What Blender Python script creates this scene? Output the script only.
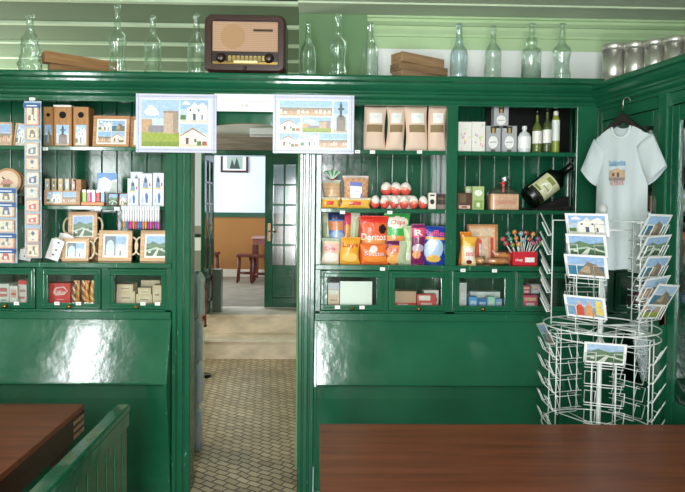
import bpy, math, random
from mathutils import Matrix, Vector
random.seed(7)
for o in list(bpy.data.objects): bpy.data.objects.remove(o)
sc = bpy.context.scene
COL = sc.collection
PI = math.pi
# ------------------------------------------------------------------ camera
F = 600.0; CX, CY = 331.6, 224.0
YAW, PITCH, ROLL = math.radians(1.3), math.radians(1.6), math.radians(0.6)
CAM = Vector((0, -3.4, 1.65))
RM = Matrix.Rotation(-YAW, 3, 'Z') @ Matrix.Rotation(PI/2 - PITCH, 3, 'X') @ Matrix.Rotation(ROLL, 3, 'Z')
cd = bpy.data.cameras.new('camera'); cam = bpy.data.objects.new('camera', cd); COL.objects.link(cam)
cam.matrix_world = Matrix.Translation(CAM) @ RM.to_4x4()
cd.sensor_width = 36; cd.lens = F * 36 / 685
cd.shift_x = (342.5 - CX) / 685; cd.shift_y = (CY - 246) / 685
sc.camera = cam
# ------------------------------------------------------------------ world, exposure
w = bpy.data.worlds.new('world'); sc.world = w; w.use_nodes = True
w.node_tree.nodes['Background'].inputs[0].default_value = (.75, .87, 1, 1)
w.node_tree.nodes['Background'].inputs[1].default_value = 1.0
vs = sc.view_settings; vs.view_transform = 'Standard'; vs.look = 'None'; vs.gamma = 1; vs.use_curve_mapping = False
vs.exposure = 0.75
# ------------------------------------------------------------------ daylight at the openings, and an added side light
def area(name, loc, rot, sx, sy, power, col=(1, 1, 1)):
    l = bpy.data.lights.new(name, 'AREA'); l.shape = 'RECTANGLE'; l.size = sx; l.size_y = sy; l.energy = power; l.color = col
    o = bpy.data.objects.new(name, l); COL.objects.link(o); o.location = loc; o.rotation_euler = rot; return o
area('daylight_rear_door', (-.2, -4.36, 1.65), (PI/2, 0, 0), .54, 2.4, 96, (.98, .99, 1))
area('daylight_left_window', (-2.98, -4.36, 1.95), (PI/2, 0, 0), .34, 1.8, 44, (.98, .99, 1))
area('added_side_light', (-3.72, 2.3, 1.8), (0, -PI/2, 0), 1.5, 1.6, 62, (1, .95, .86))  # added area light that brightens the mosaic floor; no known window there
area('daylight_back_room', (-3.02, 5.6, 2.0), (0, -PI/2, 0), 1.6, 1.8, 62, (.86, .93, 1))

# ------------------------------------------------------------------ helpers
def at(px, py, Y):
    d = RM @ Vector(((px - CX) / F, -(py - CY) / F, -1))
    t = (Y - CAM.y) / d.y
    p = CAM + d * t
    return p.x, p.z
def RX(x0, x1, y0, y1, Y):
    ym = (y0 + y1) / 2; xm = (x0 + x1) / 2
    return at(x0, ym, Y)[0], at(x1, ym, Y)[0], at(xm, y1, Y)[1], at(xm, y0, Y)[1]
def s2l(c): return c / 12.92 if c <= .04045 else ((c + .055) / 1.055) ** 2.4
def H(h):
    h = h.lstrip('#'); return tuple(s2l(int(h[i:i+2], 16) / 255) for i in (0, 2, 4)) + (1,)
def mix(a, b, t): return tuple(a[i] * (1 - t) + b[i] * t for i in range(3)) + (1,)

def nt(name):
    m = bpy.data.materials.new(name); m.use_nodes = True
    n = m.node_tree.nodes; l = m.node_tree.links
    return m, n, l, n['Principled BSDF']
MATS = {}
def attr_mat(name, rough, spec=.5, metal=0, coat=0, bump=0, bscale=60, noise=0, nscale=(8, 8, 8), sheen=0):
    m, n, l, b = nt(name)
    a = n.new('ShaderNodeVertexColor'); a.layer_name = 'Col'
    src = a.outputs[0]
    tc = n.new('ShaderNodeTexCoord')
    if noise:
        mp = n.new('ShaderNodeMapping'); mp.inputs['Scale'].default_value = nscale; l.new(tc.outputs['Object'], mp.inputs[0])
        t = n.new('ShaderNodeTexNoise'); t.inputs['Scale'].default_value = 1; t.inputs['Detail'].default_value = 6; l.new(mp.outputs[0], t.inputs[0])
        r = n.new('ShaderNodeMapRange'); r.inputs[1].default_value = .3; r.inputs[2].default_value = .7; r.inputs[3].default_value = 1 - noise; r.inputs[4].default_value = 1 + noise * .5
        l.new(t.outputs[0], r.inputs[0])
        mx = n.new('ShaderNodeVectorMath'); mx.operation = 'SCALE'; l.new(src, mx.inputs[0]); l.new(r.outputs[0], mx.inputs['Scale']); src = mx.outputs[0]
    l.new(src, b.inputs['Base Color'])
    b.inputs['Roughness'].default_value = rough; b.inputs['Metallic'].default_value = metal
    b.inputs['Specular IOR Level'].default_value = spec; b.inputs['Coat Weight'].default_value = coat; b.inputs['Coat Roughness'].default_value = .08
    if bump:
        t = n.new('ShaderNodeTexNoise'); t.inputs['Scale'].default_value = bscale; l.new(tc.outputs['Object'], t.inputs[0])
        bp = n.new('ShaderNodeBump'); bp.inputs['Strength'].default_value = bump; bp.inputs['Distance'].default_value = .01; l.new(t.outputs[0], bp.inputs['Height']); l.new(bp.outputs[0], b.inputs['Normal'])
    MATS[name] = m; return m
attr_mat('matte', .75, .3)
attr_mat('plaster', .85, .2, bump=.06, bscale=25, noise=.06, nscale=(3, 3, 3))
attr_mat('print', .35, .5)
attr_mat('photo', .35, .5, noise=.2, nscale=(70, 70, 70))
attr_mat('foil', .25, .6, bump=.35, bscale=45)
attr_mat('film', .2, .6, bump=.5, bscale=70)
attr_mat('wood', .5, .4, noise=.35, nscale=(4, 30, 60))
attr_mat('woodv', .5, .4, noise=.3, nscale=(60, 30, 5))
attr_mat('plastic', .3, .5)
attr_mat('metal', .25, .5, metal=1)
attr_mat('steel', .38, .5, metal=.85)
attr_mat('cloth', .9, .2, bump=.1, bscale=300)
attr_mat('stone', .6, .3, noise=.25, nscale=(5, 5, 12), bump=.1, bscale=40)

def green(name, scratch, r0=.06, r1=.2):
    m, n, l, b = nt(name)
    tc = n.new('ShaderNodeTexCoord')
    g = n.new('ShaderNodeTexNoise'); g.inputs['Scale'].default_value = 2.5; g.inputs['Detail'].default_value = 5; l.new(tc.outputs['Object'], g.inputs[0])
    r = n.new('ShaderNodeValToRGB'); r.color_ramp.elements[0].position = .3; r.color_ramp.elements[0].color = (.006, .078, .037, 1)
    r.color_ramp.elements[1].position = .7; r.color_ramp.elements[1].color = (.011, .118, .057, 1); l.new(g.outputs[0], r.inputs[0])
    mp = n.new('ShaderNodeMapping'); mp.inputs['Scale'].default_value = (55, 40, 7); l.new(tc.outputs['Object'], mp.inputs[0])
    s = n.new('ShaderNodeTexNoise'); s.inputs['Scale'].default_value = 1; s.inputs['Detail'].default_value = 8; s.inputs['Roughness'].default_value = .7; l.new(mp.outputs[0], s.inputs[0])
    sr = n.new('ShaderNodeMapRange'); sr.inputs[1].default_value = scratch; sr.inputs[2].default_value = scratch + .05; l.new(s.outputs[0], sr.inputs[0])
    mx = n.new('ShaderNodeMixRGB'); mx.inputs[2].default_value = (.3, .5, .38, 1); l.new(sr.outputs[0], mx.inputs[0]); l.new(r.outputs[0], mx.inputs[1])
    l.new(mx.outputs[0], b.inputs['Base Color'])
    w_ = n.new('ShaderNodeTexNoise'); w_.inputs['Scale'].default_value = 7; w_.inputs['Detail'].default_value = 4; l.new(tc.outputs['Object'], w_.inputs[0])
    rr = n.new('ShaderNodeMapRange'); rr.inputs[3].default_value = r0; rr.inputs[4].default_value = r1; l.new(w_.outputs[0], rr.inputs[0]); l.new(rr.outputs[0], b.inputs['Roughness'])
    bp = n.new('ShaderNodeBump'); bp.inputs['Strength'].default_value = .12; bp.inputs['Distance'].default_value = .02; l.new(w_.outputs[0], bp.inputs['Height']); l.new(bp.outputs[0], b.inputs['Normal'])
    b.inputs['Specular IOR Level'].default_value = .6
    MATS[name] = m
green('green', .69); green('green_worn', .64, .08, .27)

def glassy(name, tint, edge, rough=.05, base=.06, power=.5):
    m, n, l, b = nt(name); n.remove(b); out = n['Material Output']
    t = n.new('ShaderNodeBsdfTransparent'); t.inputs[0].default_value = tint
    g = n.new('ShaderNodeBsdfGlossy'); g.inputs[0].default_value = edge; g.inputs['Roughness'].default_value = rough
    lw = n.new('ShaderNodeLayerWeight'); lw.inputs[0].default_value = power
    mr = n.new('ShaderNodeMapRange'); mr.inputs[3].default_value = base; mr.inputs[4].default_value = .85; l.new(lw.outputs['Facing'], mr.inputs[0])
    mx = n.new('ShaderNodeMixShader'); l.new(mr.outputs[0], mx.inputs[0]); l.new(t.outputs[0], mx.inputs[1]); l.new(g.outputs[0], mx.inputs[2]); l.new(mx.outputs[0], out.inputs[0])
    MATS[name] = m
glassy('glass', (.9, .96, .93, 1), (.85, .95, .9, 1), .1, .1, .5)
glassy('glass_blue', (.88, .95, .97, 1), (.8, .9, .97, 1), .1, .12, .5)
glassy('pane', (.93, .96, .94, 1), (1, 1, 1, 1), .06, .03, .2)
glassy('mirror_pane', (.5, .55, .54, 1), (1, 1, 1, 1), .1, .3, .3)
glassy('dark_pane', (.3, .34, .33, 1), (.9, 1, 1, 1), .05, .12, .4)
glassy('cellophane', (.97, .97, .97, 1), (1, 1, 1, 1), .25, .1, .3)

def plain(name, col, rough=.6, **kw):
    m, n, l, b = nt(name); b.inputs['Base Color'].default_value = col; b.inputs['Roughness'].default_value = rough
    for k, v in kw.items(): b.inputs[k].default_value = v
    MATS[name] = m; return m
# mosaic floor of the far room
m, n, l, b = nt('mosaic'); tc = n.new('ShaderNodeTexCoord'); mp = n.new('ShaderNodeMapping'); mp.inputs['Rotation'].default_value[2] = .62
l.new(tc.outputs['Object'], mp.inputs[0])
nz = n.new('ShaderNodeTexNoise'); nz.inputs['Scale'].default_value = 6; l.new(mp.outputs[0], nz.inputs[0])
ad = n.new('ShaderNodeMixRGB'); ad.blend_type = 'ADD'; ad.inputs[0].default_value = .045; l.new(mp.outputs[0], ad.inputs[1]); l.new(nz.outputs['Color'], ad.inputs[2])
br = n.new('ShaderNodeTexBrick'); br.inputs['Color1'].default_value = H('cdb998'); br.inputs['Color2'].default_value = H('b09c7c'); br.inputs['Mortar'].default_value = H('4f4636')
br.inputs['Scale'].default_value = 1; br.inputs['Brick Width'].default_value = .088; br.inputs['Row Height'].default_value = .052; br.inputs['Mortar Size'].default_value = .0055
l.new(ad.outputs[0], br.inputs[0])
n2 = n.new('ShaderNodeTexNoise'); n2.inputs['Scale'].default_value = 1.8; n2.inputs['Detail'].default_value = 6; l.new(tc.outputs['Object'], n2.inputs[0])
m2 = n.new('ShaderNodeMixRGB'); m2.blend_type = 'MULTIPLY'; m2.inputs[0].default_value = .55; l.new(br.outputs[0], m2.inputs[1])
rp = n.new('ShaderNodeValToRGB'); rp.color_ramp.elements[0].position = .35; rp.color_ramp.elements[0].color = (.45, .42, .36, 1); rp.color_ramp.elements[1].position = .62; l.new(n2.outputs[0], rp.inputs[0]); l.new(rp.outputs[0], m2.inputs[2])
l.new(m2.outputs[0], b.inputs['Base Color']); b.inputs['Roughness'].default_value = .45; MATS['mosaic'] = m
# table top veneer
def veneer(name, c0, c1, sc_):
    m, n, l, b = nt(name); tc = n.new('ShaderNodeTexCoord'); mp = n.new('ShaderNodeMapping'); mp.inputs['Scale'].default_value = sc_
    l.new(tc.outputs['Object'], mp.inputs[0]); t = n.new('ShaderNodeTexNoise'); t.inputs['Scale'].default_value = 1; t.inputs['Detail'].default_value = 8; t.inputs['Roughness'].default_value = .65
    l.new(mp.outputs[0], t.inputs[0]); r = n.new('ShaderNodeValToRGB'); r.color_ramp.elements[0].position = .3; r.color_ramp.elements[0].color = c0; r.color_ramp.elements[1].position = .7; r.color_ramp.elements[1].color = c1
    l.new(t.outputs[0], r.inputs[0]); l.new(r.outputs[0], b.inputs['Base Color']); b.inputs['Roughness'].default_value = .38; b.inputs['Specular IOR Level'].default_value = .4; MATS[name] = m
veneer('veneer', H('5a2c1b'), H('8a4a2e'), (1.6, 22, 22))
veneer('veneer_edge', H('2a1610'), H('46241a'), (3, 3, 30))

_txt = {}
def text_geo(s):
    if s in _txt: return _txt[s]
    c = bpy.data.curves.new('t', 'FONT'); c.body = s; c.size = 1; c.align_x = 'CENTER'; c.align_y = 'CENTER'; c.resolution_u = 2; c.offset = .012
    o = bpy.data.objects.new('t', c); COL.objects.link(o)
    dg = bpy.context.evaluated_depsgraph_get(); me = o.evaluated_get(dg).to_mesh()
    v = [tuple(p.co) for p in me.vertices]; f = [tuple(p.vertices) for p in me.polygons]
    bpy.data.objects.remove(o); bpy.data.curves.remove(c)
    _txt[s] = (v, f); return v, f

class MB:
    def __init__(s): s.v = []; s.f = []; s.c = []; s.m = []; s.s = []; s.M = Matrix()
    def add(s, vs_, fs, col, mat='matte', smooth=False):
        k = len(s.v)
        for p in vs_: s.v.append(tuple(s.M @ Vector(p)))
        for i, f in enumerate(fs):
            s.f.append(tuple(a + k for a in f)); s.c.append(col[i] if isinstance(col, list) else col); s.m.append(mat); s.s.append(smooth)
    def box(s, x0, x1, y0, y1, z0, z1, col=(1, 1, 1, 1), mat='matte'):
        s.add([(x0, y0, z0), (x1, y0, z0), (x1, y1, z0), (x0, y1, z0), (x0, y0, z1), (x1, y0, z1), (x1, y1, z1), (x0, y1, z1)],
              [(0, 3, 2, 1), (4, 5, 6, 7), (0, 1, 5, 4), (1, 2, 6, 5), (2, 3, 7, 6), (3, 0, 4, 7)], col, mat)
    def prism(s, prof, x0, x1, col=(1, 1, 1, 1), mat='matte', smooth=False):   # profile in (y,z), extruded along x
        n_ = len(prof); v = [(x0, a, b_) for a, b_ in prof] + [(x1, a, b_) for a, b_ in prof]
        f = [(i, (i+1) % n_, n_ + (i+1) % n_, n_ + i) for i in range(n_)] + [tuple(range(n_))[::-1], tuple(range(n_, 2*n_))]
        s.add(v, f, col, mat, smooth)
    def plate(s, pts, y0, y1, col=(1, 1, 1, 1), mat='matte'):   # outline in (x,z), extruded along y
        n_ = len(pts); v = [(a, y0, b_) for a, b_ in pts] + [(a, y1, b_) for a, b_ in pts]
        f = [(i, (i+1) % n_, n_ + (i+1) % n_, n_ + i) for i in range(n_)] + [tuple(range(n_))[::-1], tuple(range(n_, 2*n_))]
        s.add(v, f, col, mat)
    def lathe(s, prof, col, mat='plastic', seg=20, c=(0, 0, 0), cf=None, flat=1.0):
        v = []; f = []; cs = []
        for r, z in prof:
            for i in range(seg):
                a = 2*PI*i/seg; v.append((c[0] + r*math.cos(a), c[1] + r*math.sin(a)*flat, c[2] + z))
        for j in range(len(prof)-1):
            for i in range(seg):
                f.append((j*seg+i, j*seg+(i+1) % seg, (j+1)*seg+(i+1) % seg, (j+1)*seg+i))
                cs.append(cf((i+.5)/seg, (prof[j][1]+prof[j+1][1])/2) if cf else col)
        if prof[0][0] > 1e-4: f.append(tuple(range(seg))[::-1]); cs.append(cs[0])
        if prof[-1][0] > 1e-4: f.append(tuple(range((len(prof)-1)*seg, len(prof)*seg))); cs.append(cs[-1])
        s.add(v, f, cs, mat, True)
    def tube(s, path, r, col=(1, 1, 1, 1), mat='plastic', seg=6, closed=False):
        P = [Vector(p) for p in path]; n_ = len(P); v = []; f = []
        up = None
        for i in range(n_):
            if closed: t = (P[(i+1) % n_] - P[i-1])
            else: t = P[min(i+1, n_-1)] - P[max(i-1, 0)]
            t.normalize()
            if up is None: up = t.orthogonal().normalized()
            up = (up - t * up.dot(t)); up = up.normalized() if up.length > 1e-5 else t.orthogonal().normalized()
            b_ = t.cross(up)
            for k in range(seg):
                a = 2*PI*k/seg; v.append(tuple(P[i] + up*r*math.cos(a) + b_*r*math.sin(a)))
        for i in range(n_ if closed else n_-1):
            j = (i+1) % n_
            for k in range(seg): f.append((i*seg+k, i*seg+(k+1) % seg, j*seg+(k+1) % seg, j*seg+k))
        if not closed: f += [tuple(range(seg))[::-1], tuple(range((n_-1)*seg, n_*seg))]
        s.add(v, f, col, mat, True)
    def text(s, t, cx, cz, size, y, col, mat='print', fn=None, wid=None):
        v, f = text_geo(t)
        sx = size
        if wid: 
            xs = [p[0] for p in v]; sx = wid / (max(xs) - min(xs))
        vv = []
        for x, z, _ in v:
            X, Z = cx + x*sx, cz + z*size
            vv.append((X, fn(X, Z) if fn else y, Z))
        s.add(vv, f, col, mat)
    def art(s, x0, x1, z0, z1, y, items, mat='photo', step=.0004):
        for i, it in enumerate(items):
            yy = y - step * (i + 1)
            if it[0] == 'r':
                _, a, b_, c, d, col = it; pts = [(a, b_), (c, b_), (c, d), (a, d)]
            else: pts, col = it[1], it[2]
            s.add([(x0 + (x1-x0)*u, yy, z0 + (z1-z0)*v_) for u, v_ in pts], [tuple(range(len(pts)))], col, mat)
    def build(s, name, parent=None, bevel=0, subd=0):
        me = bpy.data.meshes.new(name); me.from_pydata(s.v, [], s.f)
        names = []
        for q in s.m:
            if q not in names: names.append(q)
        for q in names: me.materials.append(MATS[q])
        at_ = me.color_attributes.new('Col', 'FLOAT_COLOR', 'CORNER'); arr = []
        for i, p in enumerate(me.polygons):
            p.material_index = names.index(s.m[i]); p.use_smooth = s.s[i]
            arr.extend(list(s.c[i]) * len(p.vertices))
        at_.data.foreach_set('color', arr); me.update()
        o = bpy.data.objects.new(name, me); COL.objects.link(o)
        if parent: o.parent = parent
        if bevel:
            b_ = o.modifiers.new('bevel', 'BEVEL'); b_.width = bevel; b_.segments = 2; b_.limit_method = 'ANGLE'
        return o
def tag(o, label, cat, group=None):
    o['label'] = label; o['category'] = cat
    if group: o['group'] = group
    return o
def thing(name, label, cat, loc=(0, 0, 0), rot=(0, 0, 0), group=None):
    o = bpy.data.objects.new(name, None); o.empty_display_size = .05; COL.objects.link(o); o.location = loc; o.rotation_euler = rot
    return tag(o, label, cat, group)
def place(o, loc, rot=(0, 0, 0)): o.location = loc; o.rotation_euler = rot; return o
def struct(mb, name, **k):
    o = mb.build(name, **k); o['kind'] = 'structure'; return o
def clone(o, parent=None):
    c = o.copy(); COL.objects.link(c)
    if parent: c.parent = parent
    for ch in list(o.children): clone(ch, c)
    return c
WHITE = H('f2f2ee'); GR = (1, 1, 1, 1)

# ------------------------------------------------------------------ print motifs (pictures on souvenirs, cards, mats)
def cloud(u, v, r, col=H('f4f6f8')):
    return [('p', [(u + dx*r + q*r*math.cos(a), v + dy*r + q*r*1.1*math.sin(a)) for a in [k*PI/7 for k in range(14)]], col) for dx, dy, q in ((-.7, -.1, .5), (0, .15, .75), (.7, -.1, .55), (1.2, -.25, .3))]
def pic(kind, rnd=None):
    R_ = rnd or random
    sky = H(R_.choice(['6fa6dd', '8fb9e0', '79b4e6'])); sky = mix(sky, WHITE, .22); it = [('r', 0, 0, 1, 1, sky), ('r', 0, 0, 1, .6, mix(sky, WHITE, .4))]
    if kind == 'castle':
        it += cloud(.25, .75, .14) + [('r', 0, 0, 1, .3, H('9aa83c')), ('r', 0, 0, 1, .1, H('7f9430')), ('r', .0, .3, .28, .58, H('c9a27c')), ('r', .18, .3, .62, .45, H('8f8b94')), ('r', .58, .28, .97, .74, H('c3ab95')),
               ('r', .58, .72, .97, .76, H('9a8270')), ('r', .83, .28, .97, .74, H('a78f7c'))]
    elif kind == 'church':
        it += cloud(.2, .85, .1) + [('r', 0, 0, 1, .14, H('d8d3c8')), ('p', [(.25, .12), (.25, .66), (.4, .72), (.5, .92), (.62, .74), (.8, .9), (.95, .72), (.95, .12)], H('f1ede2')), ('r', .45, .12, .55, .4, H('4a5a70')),
               ('r', .33, .5, .39, .6, H('51607a')), ('r', .62, .5, .68, .6, H('51607a')), ('r', .75, .14, .8, .36, H('51607a')), ('r', 0, .14, .2, .34, H('5c7d46'))]
    elif kind == 'house':
        it += [('r', 0, 0, 1, .16, H('d9cdb8')), ('p', [(.02, .12), (.02, .5), (.45, .82), (.9, .45), (.9, .12)], H('f0ead9')), ('p', [(0, .5), (.45, .84), (.93, .46), (.93, .42), (.45, .76), (0, .44)], H('b07a5a')),
               ('r', .2, .12, .3, .4, H('6e3b2c')), ('r', .5, .2, .58, .36, H('4b6b58')), ('r', .6, .05, .75, .25, H('4f7a35')), ('r', .78, .06, .95, .24, H('a8513a'))]
    elif kind == 'sea':
        it += [('r', 0, 0, 1, .5, H('3f7d9c')), ('p', [(.2, .0), (.55, .75), (.8, .6), (1, .1), (1, 0)], H('8a7c68')), ('p', [(.3, .2), (.5, .55), (.6, .5), (.6, .1)], H('b5a488'))]
    elif kind == 'arch':
        it += [('r', 0, 0, .5, 1, H('6f7f8b')), ('p', [(.06, 0), (.06, .55), (.14, .75), (.28, .8), (.4, .7), (.45, .5), (.45, 0)], H('c8dcec')), ('r', .1, .0, .42, .3, H('eef0f0')), ('p', [(.52, 0), (.52, .4), (.72, .62), (.92, .45), (1, .4), (1, 0)], H('eceadf')), ('r', .7, 0, .76, .25, H('66727a'))]
    elif kind == 'valley':
        it += [('r', 0, 0, 1, .6, H('4c6b4c')), ('p', [(0, .5), (.3, .75), (.6, .6), (1, .7), (1, .45), (0, .4)], H('6d8b6b')), ('p', [(0, .2), (.5, .35), (1, .15), (1, .25), (.5, .45), (0, .3)], H('b9cbbb')), ('p', [(.3, 0), (.55, .4), (.62, .4), (.5, 0)], H('cfd6cc')), ('r', .1, .15, .22, .24, H('e4e4da')), ('r', .7, .3, .8, .38, H('e4e4da'))]
    elif kind == 'statue':
        it += [('r', 0, 0, 1, .1, H('c8b49a')), ('r', .2, .05, .85, .5, H('8d7f76')), ('r', .3, .4, .75, .55, H('7b6e66')), ('r', .42, .5, .6, .9, H('3c4148')), ('r', .3, .72, .75, .78, H('3c4148')), ('r', .46, .88, .56, .97, H('3c4148'))]
    elif kind == 'town':
        it += [('r', 0, 0, 1, .45, H('c9ab90')), ('r', 0, .3, 1, .52, H('a98c78')), ('r', 0, .45, 1, .55, H('8c8f86'))]
        for k in range(12): it.append(('r', k/12, .1 + .1*R_.random(), k/12 + .05, .3 + .15*R_.random(), R_.choice([H('e8dccb'), H('d69a72'), H('f0ece2')])))
    elif kind == 'people':
        it += [('r', 0, 0, 1, .5, H('7ca7c4')), ('p', [(.2, 0), (.24, .5), (.36, .7), (.45, .5), (.46, 0)], H('d2583c')), ('p', [(.5, 0), (.52, .55), (.62, .75), (.72, .5), (.76, 0)], H('e0a06a')), ('r', .29, .62, .38, .8, H('e8b890')), ('r', .58, .65, .66, .85, H('e8b890')), ('r', .8, .1, .98, .9, H('e8d36a'))]
    return it
def sub(items, a, b_, c, d):
    out = []
    for it in items:
        if it[0] == 'r': out.append(('r', a + (c-a)*it[1], b_ + (d-b_)*it[2], a + (c-a)*it[3], b_ + (d-b_)*it[4], it[5]))
        else: out.append(('p', [(min(max(a + (c-a)*u, a), c), min(max(b_ + (d-b_)*v, b_), d)) for u, v in it[1]], it[2]))
    return out

# ================================================================== STRUCTURE
CEIL = 2.97; UP = .41; FARW = 3.88
wl = H('d7dbd6'); cg = H('97ab88')
mb = MB(); mb.box(-3.8, 2.6, -4.4, -.02, -.06, 0, H('8d8371'), 'stone'); struct(mb, 'floor')
mb = MB(); mb.box(-3.8, -.02, -.02, FARW, -.06, 0, GR, 'mosaic'); struct(mb, 'floor_mosaic')
mb = MB(); mb.box(-3.9, 2.7, -5.3, 4.0, CEIL, CEIL+.08, cg, 'plaster'); struct(mb, 'ceiling')
# planked ceiling bays with pale battens over the rear room
mb = MB()
for k in range(10):
    y0 = .50 + k*.51
    if y0 < FARW: mb.box(-3.8, -.13, y0 - .022, y0 + .022, CEIL - .026, CEIL, H('c3d6b8'), 'plaster')
struct(mb, 'trim_1')
YB = .46
mb = MB()
for k in range(7):
    y0 = .50 + k*.51 - .51
    mb.box(-3.8, -.13, max(y0 + .03, YB + .01), min(y0 + .48, FARW), CEIL - .008, CEIL - .001, H('6f8468'), 'plaster')
struct(mb, 'trim_2')
# side walls, rear wall with door and window openings (behind the viewer)
mb = MB(); mb.box(-3.9, -3.8, -5.3, 1.4, 0, CEIL, wl, 'plaster'); mb.box(-3.9, -3.8, 3.2, 4.0, 0, CEIL, wl, 'plaster')
mb.box(-3.9, -3.8, 1.4, 3.2, 0, 1.0, wl, 'plaster'); mb.box(-3.9, -3.8, 1.4, 3.2, 2.6, CEIL, wl, 'plaster'); struct(mb, 'wall_left')
mb = MB(); mb.box(2.6, 2.7, -5.3, .5, 0, CEIL, wl, 'plaster'); struct(mb, 'wall_right')
mb = MB()
for x0, x1, z0, z1 in ((-3.8, -3.22, 0, CEIL), (-3.22, -2.74, 0, 1.0), (-3.22, -2.74, 2.88, CEIL), (-2.74, -.5, 0, CEIL), (-.5, .1, 2.88, CEIL), (.1, 2.6, 0, CEIL)):
    mb.box(x0, x1, -4.33, -4.2, z0, z1, H('e6e6de'), 'plaster')
struct(mb, 'wall_rear')
# wall behind the right cabinet: white below, pale green above, with crown moulding; pilaster at its left end
YB = .46
xm0 = at(366, 40, YB)[0]
zw = at(500, 50.5, YB)[1]; zc0 = at(500, 37, YB)[1]; zc1 = at(500, 23.5, YB)[1]
mb = MB(); mb.box(-.13, 2.6, YB, YB + .1, 0, zw, H('e9ecea'), 'plaster'); mb.box(-.13, 2.6, YB, YB + .1, zw, CEIL, H('b4cfa2'), 'plaster'); struct(mb, 'wall_back')
mb = MB()
mb.prism([(YB, zc0 - .01), (YB - .012, zc0 - .01), (YB - .012, zc0 + .006), (YB - .03, zc0 + .03), (YB - .035, zc0 + .05), (YB - .05, zc1 - .035), (YB - .075, zc1 - .02), (YB - .075, zc1 - .004), (YB - .09, zc1), (YB - .09, zc1 + .012), (YB, zc1 + .012)], xm0, 2.6, H('b4cfa2'), 'plaster')
struct(mb, 'trim_3')
mb = MB(); mb.box(-.13, 2.6, -.9, YB, zc1 + .013, CEIL - .001, H('bccab2'), 'plaster'); mb.box(-.13, 2.6, YB - .32, YB - .3, zc1 + .003, zc1 + .013, H('c4d4b8'), 'plaster'); struct(mb, 'ceiling_soffit')
mb = MB(); mb.box(-.13, xm0, YB - .09, YB, 0, zc1 + .012, H('6f8f68'), 'plaster'); struct(mb, 'wall_pilaster')
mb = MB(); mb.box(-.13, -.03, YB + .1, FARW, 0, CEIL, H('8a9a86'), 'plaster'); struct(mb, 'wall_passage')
# far wall with the inner door opening, steps
DX0, DX1, DZ = -1.30, -.20, 2.31
mb = MB()
g1 = H('b9b9b0')
mb.box(-3.8, DX0, FARW, FARW + .14, UP + 1.0, CEIL, H('c9cfd0'), 'plaster'); mb.box(-3.8, DX0, FARW, FARW + .14, 0, UP + 1.0, H('8a8878'), 'plaster')
mb.box(DX1, -.03, FARW, FARW + .14, 0, CEIL, g1, 'plaster'); mb.box(DX0, DX1, FARW, FARW + .14, DZ + .2, CEIL, g1, 'plaster')
mb.box(DX0, DX1, FARW, FARW + .14, 0, UP - .02, g1, 'plaster')
struct(mb, 'wall_far')
mb = MB(); mb.box(-1.75, -.14, FARW - .06, FARW + .1, DZ + .012, DZ + .2, H('85786a'), 'wood'); struct(mb, 'trim_4')
mb = MB()   # patterned tile band left of the inner door
mb.box(-3.0, DX0 - .1, FARW - .012, FARW - .001, UP + .70, UP + .86, H('d8dcd0'), 'print'); mb.box(-3.0, DX0 - .1, FARW - .02, FARW - .001, UP + .86, UP + .90, H('16301f'), 'print')
for k in range(20):
    x = -3.0 + k*.08
    if x < DX0 - .2: mb.plate([(x + .04, UP + .71), (x + .075, UP + .78), (x + .04, UP + .85), (x + .005, UP + .78)], FARW - .015, FARW - .012, H('4a6f4c'), 'print')
struct(mb, 'trim_5')
st = H('dccbb2')
mb = MB(); mb.box(-1.9, -.135, 3.07, FARW + .2, 0, .2, st, 'stone'); mb.box(-1.9, -.135, 3.05, 3.12, .185, .205, mix(st, WHITE, .15), 'stone')
mb.box(-1.9, -.135, 3.48, FARW + .2, .2, UP - .02, st, 'stone'); mb.box(-1.9, -.135, 3.46, FARW + .14, UP - .02, UP, mix(st, WHITE, .15), 'stone'); struct(mb, 'floor_steps')
# back room
BY = 7.2
mb = MB(); mb.box(-3.1, 1.2, FARW + .14, BY, UP - .06, UP, H('8d8371'), 'stone'); struct(mb, 'floor_back_room')
mb = MB(); mb.box(-3.1, 1.2, BY, BY + .1, UP + 1.08, 3.3, H('dfe8f2'), 'plaster'); mb.box(-3.1, 1.2, BY, BY + .1, UP, UP + 1.08, H('9a6b3c'), 'plaster'); struct(mb, 'wall_back_room')
mb = MB(); mb.box(-3.1, 1.2, BY - .03, BY, UP + 1.05, UP + 1.13, H('1d4a34'), 'plastic'); struct(mb, 'trim_6')
mb = MB(); mb.box(-3.1, 1.2, BY - .02, BY, UP, UP + .13, H('d9cdb8'), 'plaster'); struct(mb, 'baseboard_back_room')
mb = MB(); mb.box(-3.2, -3.1, FARW + .14, BY, UP, 3.3, H('dfe8f2'), 'plaster'); mb.box(1.2, 1.3, FARW + .14, BY, UP, 3.3, H('dfe8f2'), 'plaster'); struct(mb, 'wall_back_room_sides')
mb = MB(); mb.box(-3.2, 1.3, FARW, BY + .1, 3.3, 3.36, H('e8e8e4'), 'plaster'); struct(mb, 'ceiling_back_room')
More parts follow.
